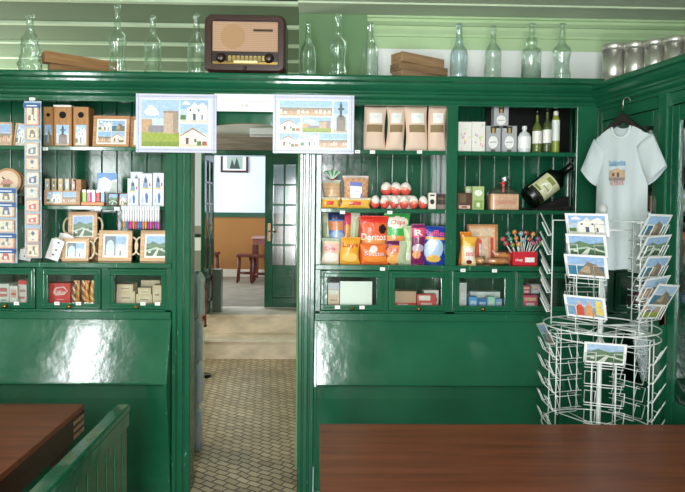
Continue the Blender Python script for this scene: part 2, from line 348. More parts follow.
# inner door frame and leaves
mb = MB(); dg_ = GR
mb.box(DX0 - .06, DX0, FARW - .03, FARW + .14, UP, DZ, dg_, 'green'); mb.box(DX1, DX1 + .06, FARW - .03, FARW + .14, UP, DZ, dg_, 'green'); mb.box(DX0 - .06, DX1 + .06, FARW - .03, FARW + .14, DZ - .05, DZ + .01, dg_, 'green')
struct(mb, 'trim_7')
def door_leaf(name, W_, loc, rz):
    r = bpy.data.objects.new(name, None); COL.objects.link(r); r.location = loc; r.rotation_euler = (0, 0, rz); r['kind'] = 'structure'
    hh = DZ - .06 - UP
    m_ = MB(); x0, x1 = .0, W_
    lo = .42
    m_.box(0, .1, -.02, .02, 0, hh, GR, 'green'); m_.box(W_ - .06, W_, -.02, .02, 0, hh, GR, 'green'); m_.box(.1, W_-.06, -.02, .02, hh - .1, hh, GR, 'green')
    m_.box(.1, W_-.06, -.02, .02, lo, lo + .1, GR, 'green'); m_.box(.1, W_-.06, -.02, .02, 0, .12, GR, 'green')
    mid = (.1 + W_ - .06) / 2; gz = hh - .1 - lo - .1
    m_.box(mid - .012, mid + .012, -.018, .018, lo + .1, hh - .1, GR, 'green')
    for k in range(1, 5): m_.box(.1, W_ - .06, -.018, .018, lo + .1 + gz*k/5 - .011, lo + .1 + gz*k/5 + .011, GR, 'green')
    m_.build('door_frame', r, bevel=.003)
    m_ = MB(); m_.box(.1, W_ - .06, -.008, .008, .12, lo, GR, 'green'); m_.box(.14, W_ - .1, -.016, .016, .16, lo - .05, GR, 'green'); m_.build('door_panel', r, bevel=.003)
    m_ = MB(); m_.box(.1, W_ - .06, -.003, .003, lo + .1, hh - .1, GR, 'mirror_pane'); m_.build('glass_pane', r)
    m_ = MB(); z = .93; m_.box(.035, .07, -.028, -.02, z - .12, z + .1, H('7a6248'), 'metal'); m_.tube([(.052, -.03, z), (.052, -.06, z), (.075, -.065, z), (.14, -.06, z - .005)], .009, H('8a7050'), 'metal', 8); m_.build('door_handle', r)
    return r
door_leaf('door_1', .43, (-.645, FARW + .03, UP + .01), 0)
door_leaf('door_2', .62, (DX0 + .035, FARW - .05, UP + .01), -PI/2 + .0)

# ================================================================== SHELF WALL
def zat(px, py, Y=0): return at(px, py, Y)[1]
S1 = zat(100, 146.3); S2 = zat(100, 205.8); S3 = zat(100, 262.6); Z_OPEN = zat(100, 101); Z_CT = zat(100, 70.8, -.075)
ZD1 = zat(100, 271); ZD0 = zat(100, 309); ZP = zat(100, 317)
XL = at(172, 240, 0)[0]         # right end of left cabinet
XR0 = at(315.5, 240, 0)[0]      # left end of right cabinet
XR1 = at(596, 200, 0)[0]        # right end
XJ0 = at(190.5, 240, 0)[0]; XJ1 = at(299, 240, 0)[0]
DEP = .34
def cabinet(name, label, x0, x1, stiles, drawers, px0):
    """stiles: list of (xa,xb) full-height face stiles; drawers: (xa,xb) fronts"""
    r = thing(name, label, 'shelf cabinet', ((x0+x1)/2, .1, 0)); ox, oy = (x0+x1)/2, .1
    T = Matrix.Translation((-ox, -oy, 0))
    def nb(): m_ = MB(); m_.M = T.copy(); return m_
    m_ = nb(); xx = x0 + .01; 
    while xx < x1 - .02:
        x2 = min(xx + .092, x1 - .01); m_.prism([(DEP, .72), (DEP, Z_OPEN + .1), (DEP + .02, Z_OPEN + .1), (DEP + .02, .72)], xx + .003, x2 - .003, GR, 'green_worn'); xx += .092
    m_.box(x0, x1, DEP + .012, DEP + .03, .05, Z_OPEN + .12, GR, 'green'); m_.build('back_panel', r, bevel=.003)
    for a, b_ in stiles: m_ = nb(); m_.box(a, b_, 0, .035, ZP, Z_OPEN + .01, GR, 'green_worn'); m_.build('face_stile', r, bevel=.003)
    m_ = nb()
    inner = sorted(stiles)
    for (a, b_), (c, d) in zip(inner[:-1], inner[1:]):
        pass
    m_.box(x0, x1, .002, .033, Z_OPEN, Z_OPEN + .13, GR, 'green'); m_.build('top_rail', r)
    for z, nme in ((S1, 'shelf'), (S2, 'shelf')):
        m_ = nb(); m_.box(x0 + .012, x1 - .012, .012, DEP, z - .024, z, GR, 'green'); m_.build(nme, r, bevel=.003)
    m_ = nb(); m_.box(x0, x1, -.012, DEP, S3 - .03, S3, GR, 'green_worn'); m_.build('ledge', r, bevel=.004)
    m_ = nb(); m_.box(x0, x1, .0, DEP, ZD0 - .02, ZD0, GR, 'green'); m_.box(x0, x1, -.022, .05, ZP - .01, ZD0 - .012, GR, 'green_worn'); m_.build('drawer_rail', r, bevel=.004)
    for a in (x0, x1 - .012): m_ = nb(); m_.box(a, a + .012, .034, DEP, .05, Z_OPEN + .12, GR, 'green'); m_.build('side_panel', r)
    for a, b_ in stiles[1:-1]: m_ = nb(); m_.box((a+b_)/2 - .01, (a+b_)/2 + .01, .034, DEP, ZD0, Z_OPEN, GR, 'green'); m_.build('partition', r)
    # rails between drawers
    ds = sorted(drawers); px_ = x0
    for a, b_ in ds + [(x1, x1)]:
        if a - px_ > .004: m_ = nb(); m_.box(px_, a - .002, .004, .03, ZD0, S3 - .03, GR, 'green'); m_.build('drawer_divider', r)
        px_ = b_ + .002
    # slanted bin front and recessed lower front
    pz = zat(100, 384.5, -.11)
    prof = [(.03, ZP), (-.004, ZP), (-.108, pz + .01), (-.11, pz), (-.1, pz - .008), (-.095, pz - .03), (.0, .12), (.0, .06), (.03, .06)]
    x1b = min(x1, at(556, 380, 0)[0]) if px0 > 200 else x1 - .0
    m_ = nb(); m_.prism(prof[:5] + [(.03, pz - .008)], x0 + .012, x1b - .012, GR, 'green'); m_.build('slanted_front', r, bevel=.003)
    m_ = nb(); m_.prism([(-.03, pz - .012), (-.03, pz - .10), (.0, .1), (.0, .06), (.03, .06), (.03, pz - .012)], x0 + .012, x1b - .012, GR, 'green'); m_.build('lower_front', r)
    for a in (x0, x1b - .012):
        m_ = nb(); m_.prism([(.03, ZP + .012), (-.008, ZP + .012), (-.118, pz + .01), (-.12, pz - .006), (-.012, .0), (.03, .0)], a, a + .012, GR, 'green_worn'); m_.build('end_board', r)
    if x1b < x1 - .02:
        m_ = nb(); m_.box(x1b + .001, x1, 0, .03, .0, ZP - .01, GR, 'green'); m_.build('corner_panel', r)
    m_ = nb(); m_.box(x0, x1, .03, DEP, .0, .05, GR, 'green'); m_.build('plinth', r)
    for a, b_ in ds:
        zt, zb = S3 - .034, ZD0 + .004
        cx = (a+b_)/2; wx = (b_-a)*.126; 
        m_ = nb(); gx0, gx1, gz0, gz1 = a + .036, b_ - .036, zb + .03, zt - .036
        m_.box(a, b_, -.012, .012, zb, gz0, GR, 'green'); m_.box(a, b_, -.012, .012, gz1, zt, GR, 'green'); m_.box(a, gx0, -.012, .012, gz0, gz1, GR, 'green'); m_.box(gx1, b_, -.012, .012, gz0, gz1, GR, 'green')
        for q in ((a + .012, a + .018), (b_ - .018, b_ - .012)): m_.box(q[0], q[1], -.016, -.011, zb + .012, zt - .012, GR, 'green')
        m_.box(a + .018, b_ - .018, -.016, -.011, zb + .012, zb + .018, GR, 'green'); m_.box(a + .018, b_ - .018, -.016, -.011, zt - .018, zt - .012, GR, 'green')
        d = m_.build('drawer', r, bevel=.003)
        m_ = nb(); m_.box(gx0 - .004, gx1 + .004, -.003, .0, gz0 - .004, gz1 + .004, GR, 'pane'); m_.build('glass_pane', d)
        m_ = nb(); m_.M = T @ Matrix.Translation((cx, -.016, zb + .014)) @ Matrix.Rotation(PI/2, 4, 'X'); m_.lathe([(.006, 0), (.005, .008), (.011, .014), (.012, .02), (.008, .027), (0, .029)], H('b98a4a'), 'metal', 14); k = m_.build('knob', d); k['label'] = 'brass knob'
        m_ = nb(); m_.box(gx0 - .02, gx1 + .02, .014, .26, zb + .002, zb + .012, GR, 'green'); m_.build('drawer_bottom', d)
    return r
XA = -2.45
def dr(a, b_, y=290): return (at(a, y, 0)[0], at(b_, y, 0)[0])
dl = [dr(-20, 35.5), dr(42, 101), dr(108, 168)]
dR = [dr(321, 383), dr(388.5, 447.5), dr(452.5, 511), dr(516.5, 575)]
st_l = [(XA, XA + .05), (at(165, 200, 0)[0], XL)]
st_r = [(XR0, at(321.5, 200, 0)[0]), (at(446, 200, 0)[0], at(457, 200, 0)[0]), (at(575.5, 200, 0)[0], XR1)]
CL = cabinet('shelf_cabinet', 'green painted souvenir shelf cabinet left of the doorway, glass drawers and slanted front below', XA, XL, st_l, dl, 0)
CR = cabinet('shelf_cabinet', 'green painted snack shelf cabinet right of the doorway, two columns of shelves over glass drawers', XR0, XR1, st_r, dR, 300)
# cornice along the whole wall
zc = Z_CT; dz = zc - Z_OPEN
CP = [(.12, zc), (-.075, zc), (-.08, zc - .012), (-.078, zc - .028), (-.062, zc - .036), (-.06, zc - .05), (-.05, zc - .066), (-.034, zc - .08), (-.03, zc - .09), (-.022, zc - .094), (-.022, zc - .108), (-.012, zc - .118), (-.004, zc - .122), (-.004, zc - .14), (.0, zc - .14), (.12, zc - .14)]
CP2 = [(a + 0.0, b_) for a, b_ in CP]
mb = MB(); mb.prism(CP2, XA, XR1 + .0, GR, 'green'); mb.box(XA, XR1, .04, DEP + .02, zc - .03, zc, GR, 'green'); struct(mb, 'trim_8', bevel=.002)
# door casing
def casing(xa, xb, y0=-.012, name='trim_9'):
    m_ = MB(); w_ = xb - xa
    m_.box(xa, xb, .0, .12, 0, zc - .14, GR, 'green_worn')
    for a, b_, yy in ((0, .25, -.012), (.33, .62, -.022), (.7, 1.0, -.01)): m_.box(xa + w_*a, xa + w_*b_, yy, .001, 0, zc - .141, GR, 'green_worn')
    struct(m_, name, bevel=.005)
casing(XL + .002, XJ0, name='trim_9'); casing(XJ1, XR0 - .002, name='trim_10')
# pale worn inner lining of the right jamb
# arched panel over the doorway
za = zat(245, 111); zs = zat(245, 131); zap = zat(245, 122.5)
mb = MB(); n_ = 16
pts = [(XJ0, zc - .14), (XJ0, zs - .02)]
for i in range(n_ + 1):
    u = i / n_; pts.append((XJ0 + (XJ1 - XJ0)*u, zs + (zap - zs)*math.sin(PI*u)**.8 if 0 < u < 1 else zs))
pts += [(XJ1, zs - .02), (XJ1, zc - .14)]
for i in range(1, n_ + 2):
    a, b_ = pts[i if i > 1 else 2], pts[i+1]
for i in range(n_):
    a, b_ = pts[2+i], pts[3+i]
    mb.plate([(a[0], a[1]), (b_[0], b_[1]), (b_[0], zc - .14), (a[0], zc - .14)], .02, .05, GR, 'green')
struct(mb, 'trim_11')

# ------------------------------------------------------------------ notice board and placemats over the doorway
x0, x1, z0, z1 = RX(214, 276, 94, 111.5, -.035)
mb = MB(); mb.box(x0, x1, -.032, -.026, z0, z1, H('eeeae8'), 'print'); mb.box(x0, x1, -.036, -.03, z0, z0 + .012, H('f4f2f0'), 'print')
mb.box(x0 + .045, x1 - .045, -.0325, -.032, z1 - .042, z1 - .036, H('c8c4c2'), 'print'); mb.text('3,00', (x0+x1)/2 - .0, z0 + .032, .022, -.0328, H('8a8886'))
tag(mb.build('notice_board'), 'white notice strip with faint grey print above the doorway between two picture mats', 'notice')
def placemat(px, items, label):
    Y = -.045; x0, x1, z0, z1 = RX(*px, Y); m_ = MB(); cx = (x0+x1)/2; W_ = x1-x0; H_ = z1-z0
    m_.M = Matrix.Translation((-cx, 0, -z0))
    m_.box(x0, x1, -.002, .002, z0, z1, H('c9cbdc'), 'print')
    R_ = random.Random(3); its = []
    for k in range(150):       # woven grey-blue border print
        t = k/150
        for (u, v) in ((t, .045), (t, .955)) if k % 2 else ((.03, t), (.97, t)):
            its.append(('p', [(u - .009, v), (u, v - .016), (u + .009, v), (u, v + .016)], H('aab0cf')))
    m_.art(x0, x1, z0, z1, -.00215, its, step=.0000005)
    m_.art(x0, x1, z0, z1, -.0023, items, step=.00003)
    o = m_.build('placemat'); o.location = (cx, Y + .0, z0)
    return tag(o, label, 'placemat')
it = [('r', .07, .09, .93, .91, H('f4f6f8'))] + sub(pic('castle'), .07, .1, .54, .9) + sub(pic('church'), .55, .51, .9, .9) + sub(pic('house'), .55, .1, .9, .49)
placemat((136, 216.5, 94, 152.5), it, 'laminated picture mat with large castle photo, hung above the shelves left of the doorway')
it = [('r', .07, .09, .93, .91, H('f4f6f8'))] + sub(pic('town'), .08, .64, .73, .9) + sub(pic('statue'), .75, .36, .92, .9) + sub(pic('house'), .08, .37, .34, .61) + sub(pic('castle'), .36, .36, .72, .62) + sub(pic('house'), .08, .1, .32, .34) + sub(pic('church'), .34, .1, .56, .35) + sub(pic('town'), .57, .1, .92, .35)
placemat((273, 354, 95, 153.5), it, 'laminated picture mat with eight small photos and statue, hung above doorway right side')

# ================================================================== RIGHT WING
WA = math.atan2(.14, .99)
wing = thing('corner_cabinet', 'dark green side cabinet with glazed doors jutting forward at the right', 'cabinet', (XR1 + .003, -.002, 0), (0, 0, -PI/2 + WA))
# local: +x runs toward the viewer, -y is the face (room side)
WL = .86
prof = [(a + 0, b_) for a, b_ in CP2]
mb = MB(); mb.prism([(max(a, -.078), b_ - .03) for a, b_ in CP2], 0.0, WL, GR, 'green'); mb.build('cornice', wing, bevel=.002)
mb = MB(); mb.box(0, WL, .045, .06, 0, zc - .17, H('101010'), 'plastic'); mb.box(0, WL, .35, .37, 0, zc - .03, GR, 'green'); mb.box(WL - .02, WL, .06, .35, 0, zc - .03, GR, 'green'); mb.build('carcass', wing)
mb = MB(); mb.box(0, .03, 0, .045, 0, zc - .17, GR, 'green'); mb.box(.51, .57, -.02, .045, 0, zc - .17, GR, 'green'); mb.box(.03, WL, .0, .045, zc - .23, zc - .17, GR, 'green'); mb.box(.03, WL, 0, .045, 0, .08, GR, 'green'); mb.build('post', wing, bevel=.004)
def wdoor(a, b_):
    m_ = MB(); zt = zc - .235; zb = .085
    m_.box(a, a + .05, .0, .03, zb, zt, GR, 'green'); m_.box(b_ - .05, b_, .0, .03, zb, zt, GR, 'green'); m_.box(a + .05, b_ - .05, 0, .03, zt - .07, zt, GR, 'green'); m_.box(a + .05, b_ - .05, 0, .03, zb, .75, GR, 'green')
    d = m_.build('door', wing, bevel=.003)
    m_ = MB(); m_.box(a + .05, b_ - .05, .012, .016, .75, zt - .07, GR, 'dark_pane'); m_.build('glass_pane', d)
    return d
wdoor(.035, .505)
d2 = wdoor(.58, WL - .01)
mb = MB()
zh = zat(670, 317, -.6)
mb.box(.56, .60, -.026, -.02, zh - .04, zh + .04, H('3b2a20'), 'metal'); mb.tube([(.578, -.03, zh - .045), (.578, -.03, zh + .045)], .006, H('4a3526'), 'metal'); mb.build('hinge', wing)['label'] = 'dark rusty hinge'

# ================================================================== TABLES AND BENCH
def table(label, loc, x0, x1, y0, y1, apron, edge, ft=.03):
    t = thing('table', label, 'table', loc); m_ = MB(); ox, oy = loc[0], loc[1]; x0 -= ox; x1 -= ox; y0 -= oy; y1 -= oy
    m_.box(x0, x1, y0, y1, .75 - ft, .75, GR, 'veneer'); m_.build('tabletop', t, bevel=.003)
    m_ = MB(); i = .0 if edge else .04; zt = .75 - ft
    m_.box(x0 + i, x1 - i, y0 + i, y0 + i + .025, zt - apron, zt, GR, 'veneer_edge'); m_.box(x0 + i, x1 - i, y1 - i - .025, y1 - i, zt - apron, zt, GR, 'veneer_edge')
    m_.box(x0 + i, x0 + i + .025, y0 + i + .025, y1 - i - .025, zt - apron, zt, GR, 'veneer_edge'); m_.box(x1 - i - .025, x1 - i, y0 + i + .025, y1 - i - .025, zt - apron, zt, GR, 'veneer_edge')
    a = m_.build('apron', t, bevel=.002)
    if edge:
        m_ = MB()   # pale end grain of the corner joint
        for k in range(3):
            for j in range(4):
                m_.box(x1 - .0005, x1 + .0015, y1 - .12 + j*.03, y1 - .098 + j*.03, zt - .092 + k*.03, zt - .075 + k*.03, H('9a7a60'), 'wood')
        m_.build('corner_joint', a)['label'] = 'pale end grain of the finger joint'
    for xx in (x0 + .05, x1 - .11):
        for yy in (y0 + .05, y1 - .11):
            m_ = MB(); m_.box(xx, xx + .06, yy, yy + .06, 0, zt - .002, GR, 'veneer_edge'); m_.build('leg', t, bevel=.004)
    return t
ty = -3.4 + 600*.9/218.5
table('dark wooden table at the bottom right in front of the postcard rack', (.85, ty - .4, 0), at(319.5, 428, ty)[0], 1.72, ty - .85, ty, .08, False, .03)
t2y = -3.4 + 600*.9/199.0
tx1 = at(84.5, 404, t2y)[0]
table('dark wooden table with jointed corner at the bottom left beside the green bench', (tx1 - .6, t2y - .6, 0), tx1 - 1.25, tx1, t2y - 1.2, t2y, .1, True, .025)
# bench
bz = .84; by1 = -3.4 + 600*(1.65 - bz)/199; bx1 = at(130.5, 405, by1)[0]; bx0 = at(117, 404, by1)[0]; by0 = by1 - 1.5
bn = thing('bench', 'green painted slatted bench back in the bottom left corner beside the table', 'bench', ((bx0+bx1)/2, (by0+by1)/2, 0)); bo = Matrix.Translation((-(bx0+bx1)/2, -(by0+by1)/2, 0))
mb = MB(); mb.M = bo; mb.box(bx0, bx1, by0, by1, bz - .03, bz, H('2f6f6a'), 'green'); mb.build('top_rail', bn, bevel=.006)
mb = MB(); mb.M = bo; mb.box(bx1 - .02, bx1 - .004, by0, by1 - .0, bz - .09, bz - .03, GR, 'green'); yy = by0
while yy < by1 - .02:
    y2 = min(yy + .085, by1); mb.prism([(yy + .004, .05), (yy + .004, bz - .09), (y2 - .002, bz - .09), (y2 - .002, .05)], bx1 - .03, bx1 - .014, GR, 'green'); yy += .09
mb.box(bx1 - .034, bx1 - .026, by0, by1, .06, bz - .03, GR, 'green'); mb.build('back_board', bn, bevel=.003)
mb = MB(); mb.M = bo; yy = by0; 
mb.box(bx0 - .05, bx0 - .03, by0, by1, bz - .14, bz - .115, GR, 'green')
while yy < by1 - .03: mb.box(bx0 - .048, bx0 - .032, yy, yy + .03, .45, bz - .14, GR, 'green'); yy += .085
mb.build('slat_rail', bn, bevel=.002)
mb = MB(); mb.M = bo; mb.box(bx0 - .03, bx1 - .032, by1 - .05, by1, .0, bz - .03, GR, 'green'); mb.box(bx0 - .03, bx1 - .032, by0, by0 + .05, 0, bz - .03, GR, 'green'); mb.build('post', bn)
mb = MB(); mb.M = bo; mb.box(bx0 - .2, bx0 - .06, by0 + .0, by1 - .08, .41, .44, GR, 'green'); mb.build('seat', bn, bevel=.004)
for yy in (by0 + .05, by1 - .14):
    mb = MB(); mb.M = bo; mb.box(bx0 - .19, bx0 - .14, yy, yy + .05, 0, .41, GR, 'green'); mb.build('leg', bn)

# ================================================================== ON TOP OF THE CORNICE
YT = -.02
def glass_bottle(px, ytop, kind, label, wpx, mat='glass', y=YT):
    X, zt = at(px, ytop, y); h = zt - Z_CT; r = wpx/176/2
    P_ = {0: [(.0, 0), (1, 0), (1, .03), (.93, .08), (1, .14), (.95, .3), (.98, .45), (.9, .55), (.55, .63), (.35, .68), (.30, .9), (.36, .91), (.36, .96), (.3, 1)],
          1: [(0, 0), (.9, 0), (1, .04), (1, .1), (.85, .14), (.8, .3), (.95, .42), (1, .5), (.9, .56), (.5, .62), (.36, .68), (.3, .92), (.4, .93), (.4, .98), (.32, 1)],
          2: [(0, 0), (1, 0), (1, .48), (.92, .53), (.45, .58), (.55, .63), (.6, .68), (.45, .73), (.32, .77), (.3, .93), (.4, .94), (.4, .99), (.3, 1)],
          3: [(0, 0), (1, 0), (1, .05), (.95, .07), (1, .2), (1, .42), (.9, .5), (.6, .58), (.4, .66), (.3, .92), (.38, .93), (.38, .98), (.3, 1)],
          4: [(0, 0), (1, 0), (.95, .06), (1, .12), (.85, .2), (.92, .27), (.76, .35), (.82, .42), (.66, .5), (.7, .57), (.5, .64), (.35, .7), (.3, .8), (.32, .92), (.42, .93), (.42, .98), (.3, 1)]}[kind]
    m_ = MB(); prof = [(a*r, b_*h) for a, b_ in P_]; inner = [(max(a*r - .003, 0), b_*h + (.006 if b_ < .1 else 0)) for a, b_ in P_ if a > 0][::-1]
    if kind == 4:
        # twisted ribs
        seg = 24; v = []; f = []
        for j, (a, b_) in enumerate(prof):
            for i in range(seg):
                an = 2*PI*i/seg; rr = a*(1 + (.13*math.sin(5*an + 55*b_) if .003 < b_ < .21 else 0)); v.append((rr*math.cos(an), rr*math.sin(an), b_))
        for j in range(len(prof)-1):
            for i in range(seg): f.append((j*seg+i, j*seg+(i+1) % seg, (j+1)*seg+(i+1) % seg, (j+1)*seg+i))
        m_.add(v, f, GR, mat, True)
    else: m_.lathe(prof, GR, mat, 24)
    o = m_.build('glass_bottle'); o.location = (X, y, Z_CT + .0005)
    return tag(o, label, 'bottle', 'empty glass bottles on the cornice')
glass_bottle(30, 14, 4, 'twisted ribbed glass bottle, leftmost bottle on the cornice', 21)
glass_bottle(117.5, 5, 1, 'tallest clear glass bottle on cornice, right of the left wooden boards', 17)
glass_bottle(153, 16, 0, 'clear glass bottle on cornice between tallest bottle and the one beside the radio', 16.5)
glass_bottle(196.5, 14, 3, 'clear glass bottle on cornice directly left of the old radio', 17)
glass_bottle(308.5, 22, 3, 'clear glass bottle on cornice directly right of the old radio', 16)
glass_bottle(338.5, 14, 1, 'tall clear glass bottle on cornice, second to the right of the radio', 17)
glass_bottle(370.5, 23, 0, 'clear glass bottle on cornice directly left of the brown wrapped bundles', 17)
glass_bottle(459.5, 24, 3, 'bluish glass bottle with round shoulders right of the brown wrapped bundles', 17.5, 'glass_blue')
glass_bottle(493.5, 26, 0, 'greenish glass bottle with slim neck between the bluish and the square bottle', 17)
glass_bottle(532, 24, 2, 'square-shouldered glass bottle with ringed neck on cornice, second from the right end', 19)
glass_bottle(562.5, 24, 1, 'rightmost glass bottle on cornice, nearest the metal cans', 18)
def board(px, z, thk, rz, col, label, Y=.13, dep=.07, name='wooden_board', cat='wooden board', w_=None, mat='wood'):
    x0 = at(px[0], 60, Y)[0]; x1 = at(px[1], 60, Y)[0]; W_ = w_ or ((x1 - x0) - dep*abs(math.sin(rz)))/math.cos(rz)
    m_ = MB(); m_.box(-W_/2, W_/2, -dep/2, dep/2, 0, thk, col, mat); m_.box(-W_/2 - .0006, -W_/2, -dep/2 + .01, dep/2 - .01, .006, thk - .006, mix(col, (0, 0, 0, 1), .3), mat)
    o = m_.build(name, bevel=.003); o.location = ((x0+x1)/2, Y, z); o.rotation_euler = (0, 0, rz); return tag(o, label, cat)
bz_ = Z_CT + .001
board((53, 110), bz_, .054, .6, H('8a6540'), 'lower of two weathered wooden boards stacked left of the tallest bottle')
board((50, 113), bz_ + .055, .062, .7, H('9c744b'), 'upper of two weathered wooden boards stacked left of the tallest bottle')
for k, (a, b_, th, rz, c, lb) in enumerate(((391, 447, .05, .55, 'a08262', 'bottom brown board of the tied stack on the cornice'), (389.5, 449, .045, .46, '8c6e50', 'middle brown board of the tied stack on the cornice'), (390, 446, .055, .58, 'a5835f', 'top brown board of the tied stack on the cornice'))):
    board((a, b_), bz_ + (0, .051, .097)[k], th, rz, H(c), lb, name='brown_board', dep=.1)
# radio
rx0, rx1, rz0, rz1 = RX(204, 286, 14, 71, -.06)
rad = thing('radio', 'old brown valve radio with cloth grille on the cornice above the doorway', 'radio', ((rx0+rx1)/2, .02, Z_CT + .001)); W_ = rx1 - rx0; Hh = rz1 - Z_CT
def rrect(hw, z0, z1, r, n=6, top=0):
    P_ = []
    for cx, cz, a0 in ((hw - r, z0 + r*.6, -PI/2), (hw - r, z1 - r, 0), (-hw + r, z1 - r, PI/2), (-hw + r, z0 + r*.6, PI)):
        for k in range(n + 1):
            a = a0 + PI/2*k/n; rr = r*.6 if a0 in (-PI/2, PI) else r; P_.append((cx + r*math.cos(a), cz + rr*math.sin(a) + (top*(1 - (cx/hw)**2) if cz > .1 else 0)))
    return P_
mb = MB(); o1 = rrect(W_/2, .008, Hh, .045); o2 = rrect(W_/2 - .012, .018, Hh - .01, .04); o3 = rrect(W_/2 - .042, .05, Hh - .035, .012); n_ = len(o1)
v = [(a, .09, b_) for a, b_ in o1] + [(a, -.065, b_) for a, b_ in o1] + [(a, -.085, b_) for a, b_ in o2] + [(a, -.085, b_) for a, b_ in o3] + [(a, -.068, b_) for a, b_ in o3]
f = []
for k in range(4):
    for i in range(n_): f.append((k*n_+i, k*n_+(i+1) % n_, (k+1)*n_+(i+1) % n_, (k+1)*n_+i))
f.append(tuple(range(n_))); f.append(tuple(range(4*n_, 5*n_))[::-1])
mb.add(v, f, H('3a2320'), 'plastic', False); mb.build('case', rad, bevel=.002)
w2 = W_/2 - .046; gz0 = Hh*.37; gz1 = Hh - .042
mb = MB(); mb.box(-w2, w2, -.0745, -.069, gz0, gz1, H('b99a80'), 'cloth')
for k in range(16): mb.box(-w2, w2, -.0755, -.0745, gz0 + (gz1-gz0)*(k+.3)/16, gz0 + (gz1-gz0)*(k+.5)/16, H('a58268'), 'cloth')
rr = (gz1-gz0)*.42; cxs = -w2*.38; 
mb.plate([(cxs + rr*math.cos(k*PI/12), (gz0+gz1)/2 + rr*math.sin(k*PI/12)) for k in range(24)], -.0757, -.0745, H('ad8a68'), 'cloth')
g = mb.build('grille_cloth', rad)
mb = MB(); mb.box(w2*.25, w2*.85, -.08, -.076, gz0 + (gz1-gz0)*.68, gz0 + (gz1-gz0)*.75, H('3a2420'), 'plastic'); mb.build('badge', g)
mb = MB(); mb.box(-w2, w2, -.073, -.069, .055, gz0 - .012, H('1b1512'), 'plastic'); mb.box(-w2, w2, -.079, -.069, gz0 - .014, gz0, H('2a1915'), 'plastic'); mb.box(-w2, w2, -.074, -.073, .05, .066, H('a88a52'), 'metal')
for k in range(9):
    x = -w2*.52 + k*w2*.13; mb.box(x, x + w2*.09, -.0745, -.073, gz0 - .05, gz0 - .022, H('b39a52'), 'print')
for k in range(2): mb.box(-w2*.5, w2*.5, -.0745, -.073, .076 + k*.009, .079 + k*.009, H('a38b4e'), 'print')
mb.box(-w2*.35, w2*.38, -.077, -.073, .058, .071, H('e3d8a4'), 'print'); mb.build('dial', rad)
for s_ in (-1, 1):
    mb = MB(); mb.M = Matrix.Translation((s_*w2*.74, -.073, .085)) @ Matrix.Rotation(PI/2, 4, 'X'); mb.lathe([(.027, 0), (.027, .006), (.02, .01), (.019, .022), (.015, .025), (0, .025)], H('2b1a16'), 'plastic', 24); mb.build('knob', rad)
mb = MB(); mb.M = Matrix.Translation((0, -.085, .03)) @ Matrix.Rotation(PI/2, 4, 'X'); mb.lathe([(.012, 0), (.01, .008), (0, .009)], H('40281f'), 'plastic', 16); mb.build('button', rad)
for s_ in (-1, 1):
    mb = MB(); mb.box(s_*W_*.38 - .02, s_*W_*.38 + .02, -.06, .06, 0, .009, H('1c1210'), 'plastic'); mb.build('foot', rad)
# cans
def can(px, ytop, Y, wpx, label):
    X, zt = at(px, ytop, Y); h = zt - Z_CT - .001; r = wpx/600*(3.4 + Y)/2
    t = thing('metal_can', label, 'can', (X, Y, Z_CT + .001), group='metal cans on the side cabinet')
    m_ = MB(); m_.lathe([(r, 0), (r + .002, .002), (r + .002, .006), (r, .01), (r, h*.12), (r - .002, h*.125), (r, h*.14), (r, h*.82)], H('cfcdc6'), 'steel', 32); m_.build('body', t)
    m_ = MB(); m_.lathe([(r + .0025, h*.81), (r + .0025, h*.985), (r, h), (r - .01, h - .004), (0, h - .002)], H('d6d4cc'), 'steel', 32); m_.build('lid', t)
can(614.5, 45, .02, 22, 'steel can at the corner, first of the row on side cabinet'); can(635.5, 43.5, -.07, 20.5, 'steel can second from the corner on the side cabinet')
can(655.5, 41, -.16, 20.5, 'steel can third from the corner on the side cabinet'); can(675.5, 38, -.25, 20.5, 'steel can fourth from the corner on the side cabinet'); can(696, 34, -.34, 20.5, 'steel can cut off by the right edge of the view')
mb = MB(); mb.prism([(-.45, Z_CT - .02), (-.45, Z_CT), (.44, Z_CT), (.44, Z_CT - .02)], XR1 + .15, 2.35, GR, 'green'); struct(mb, 'trim_12')

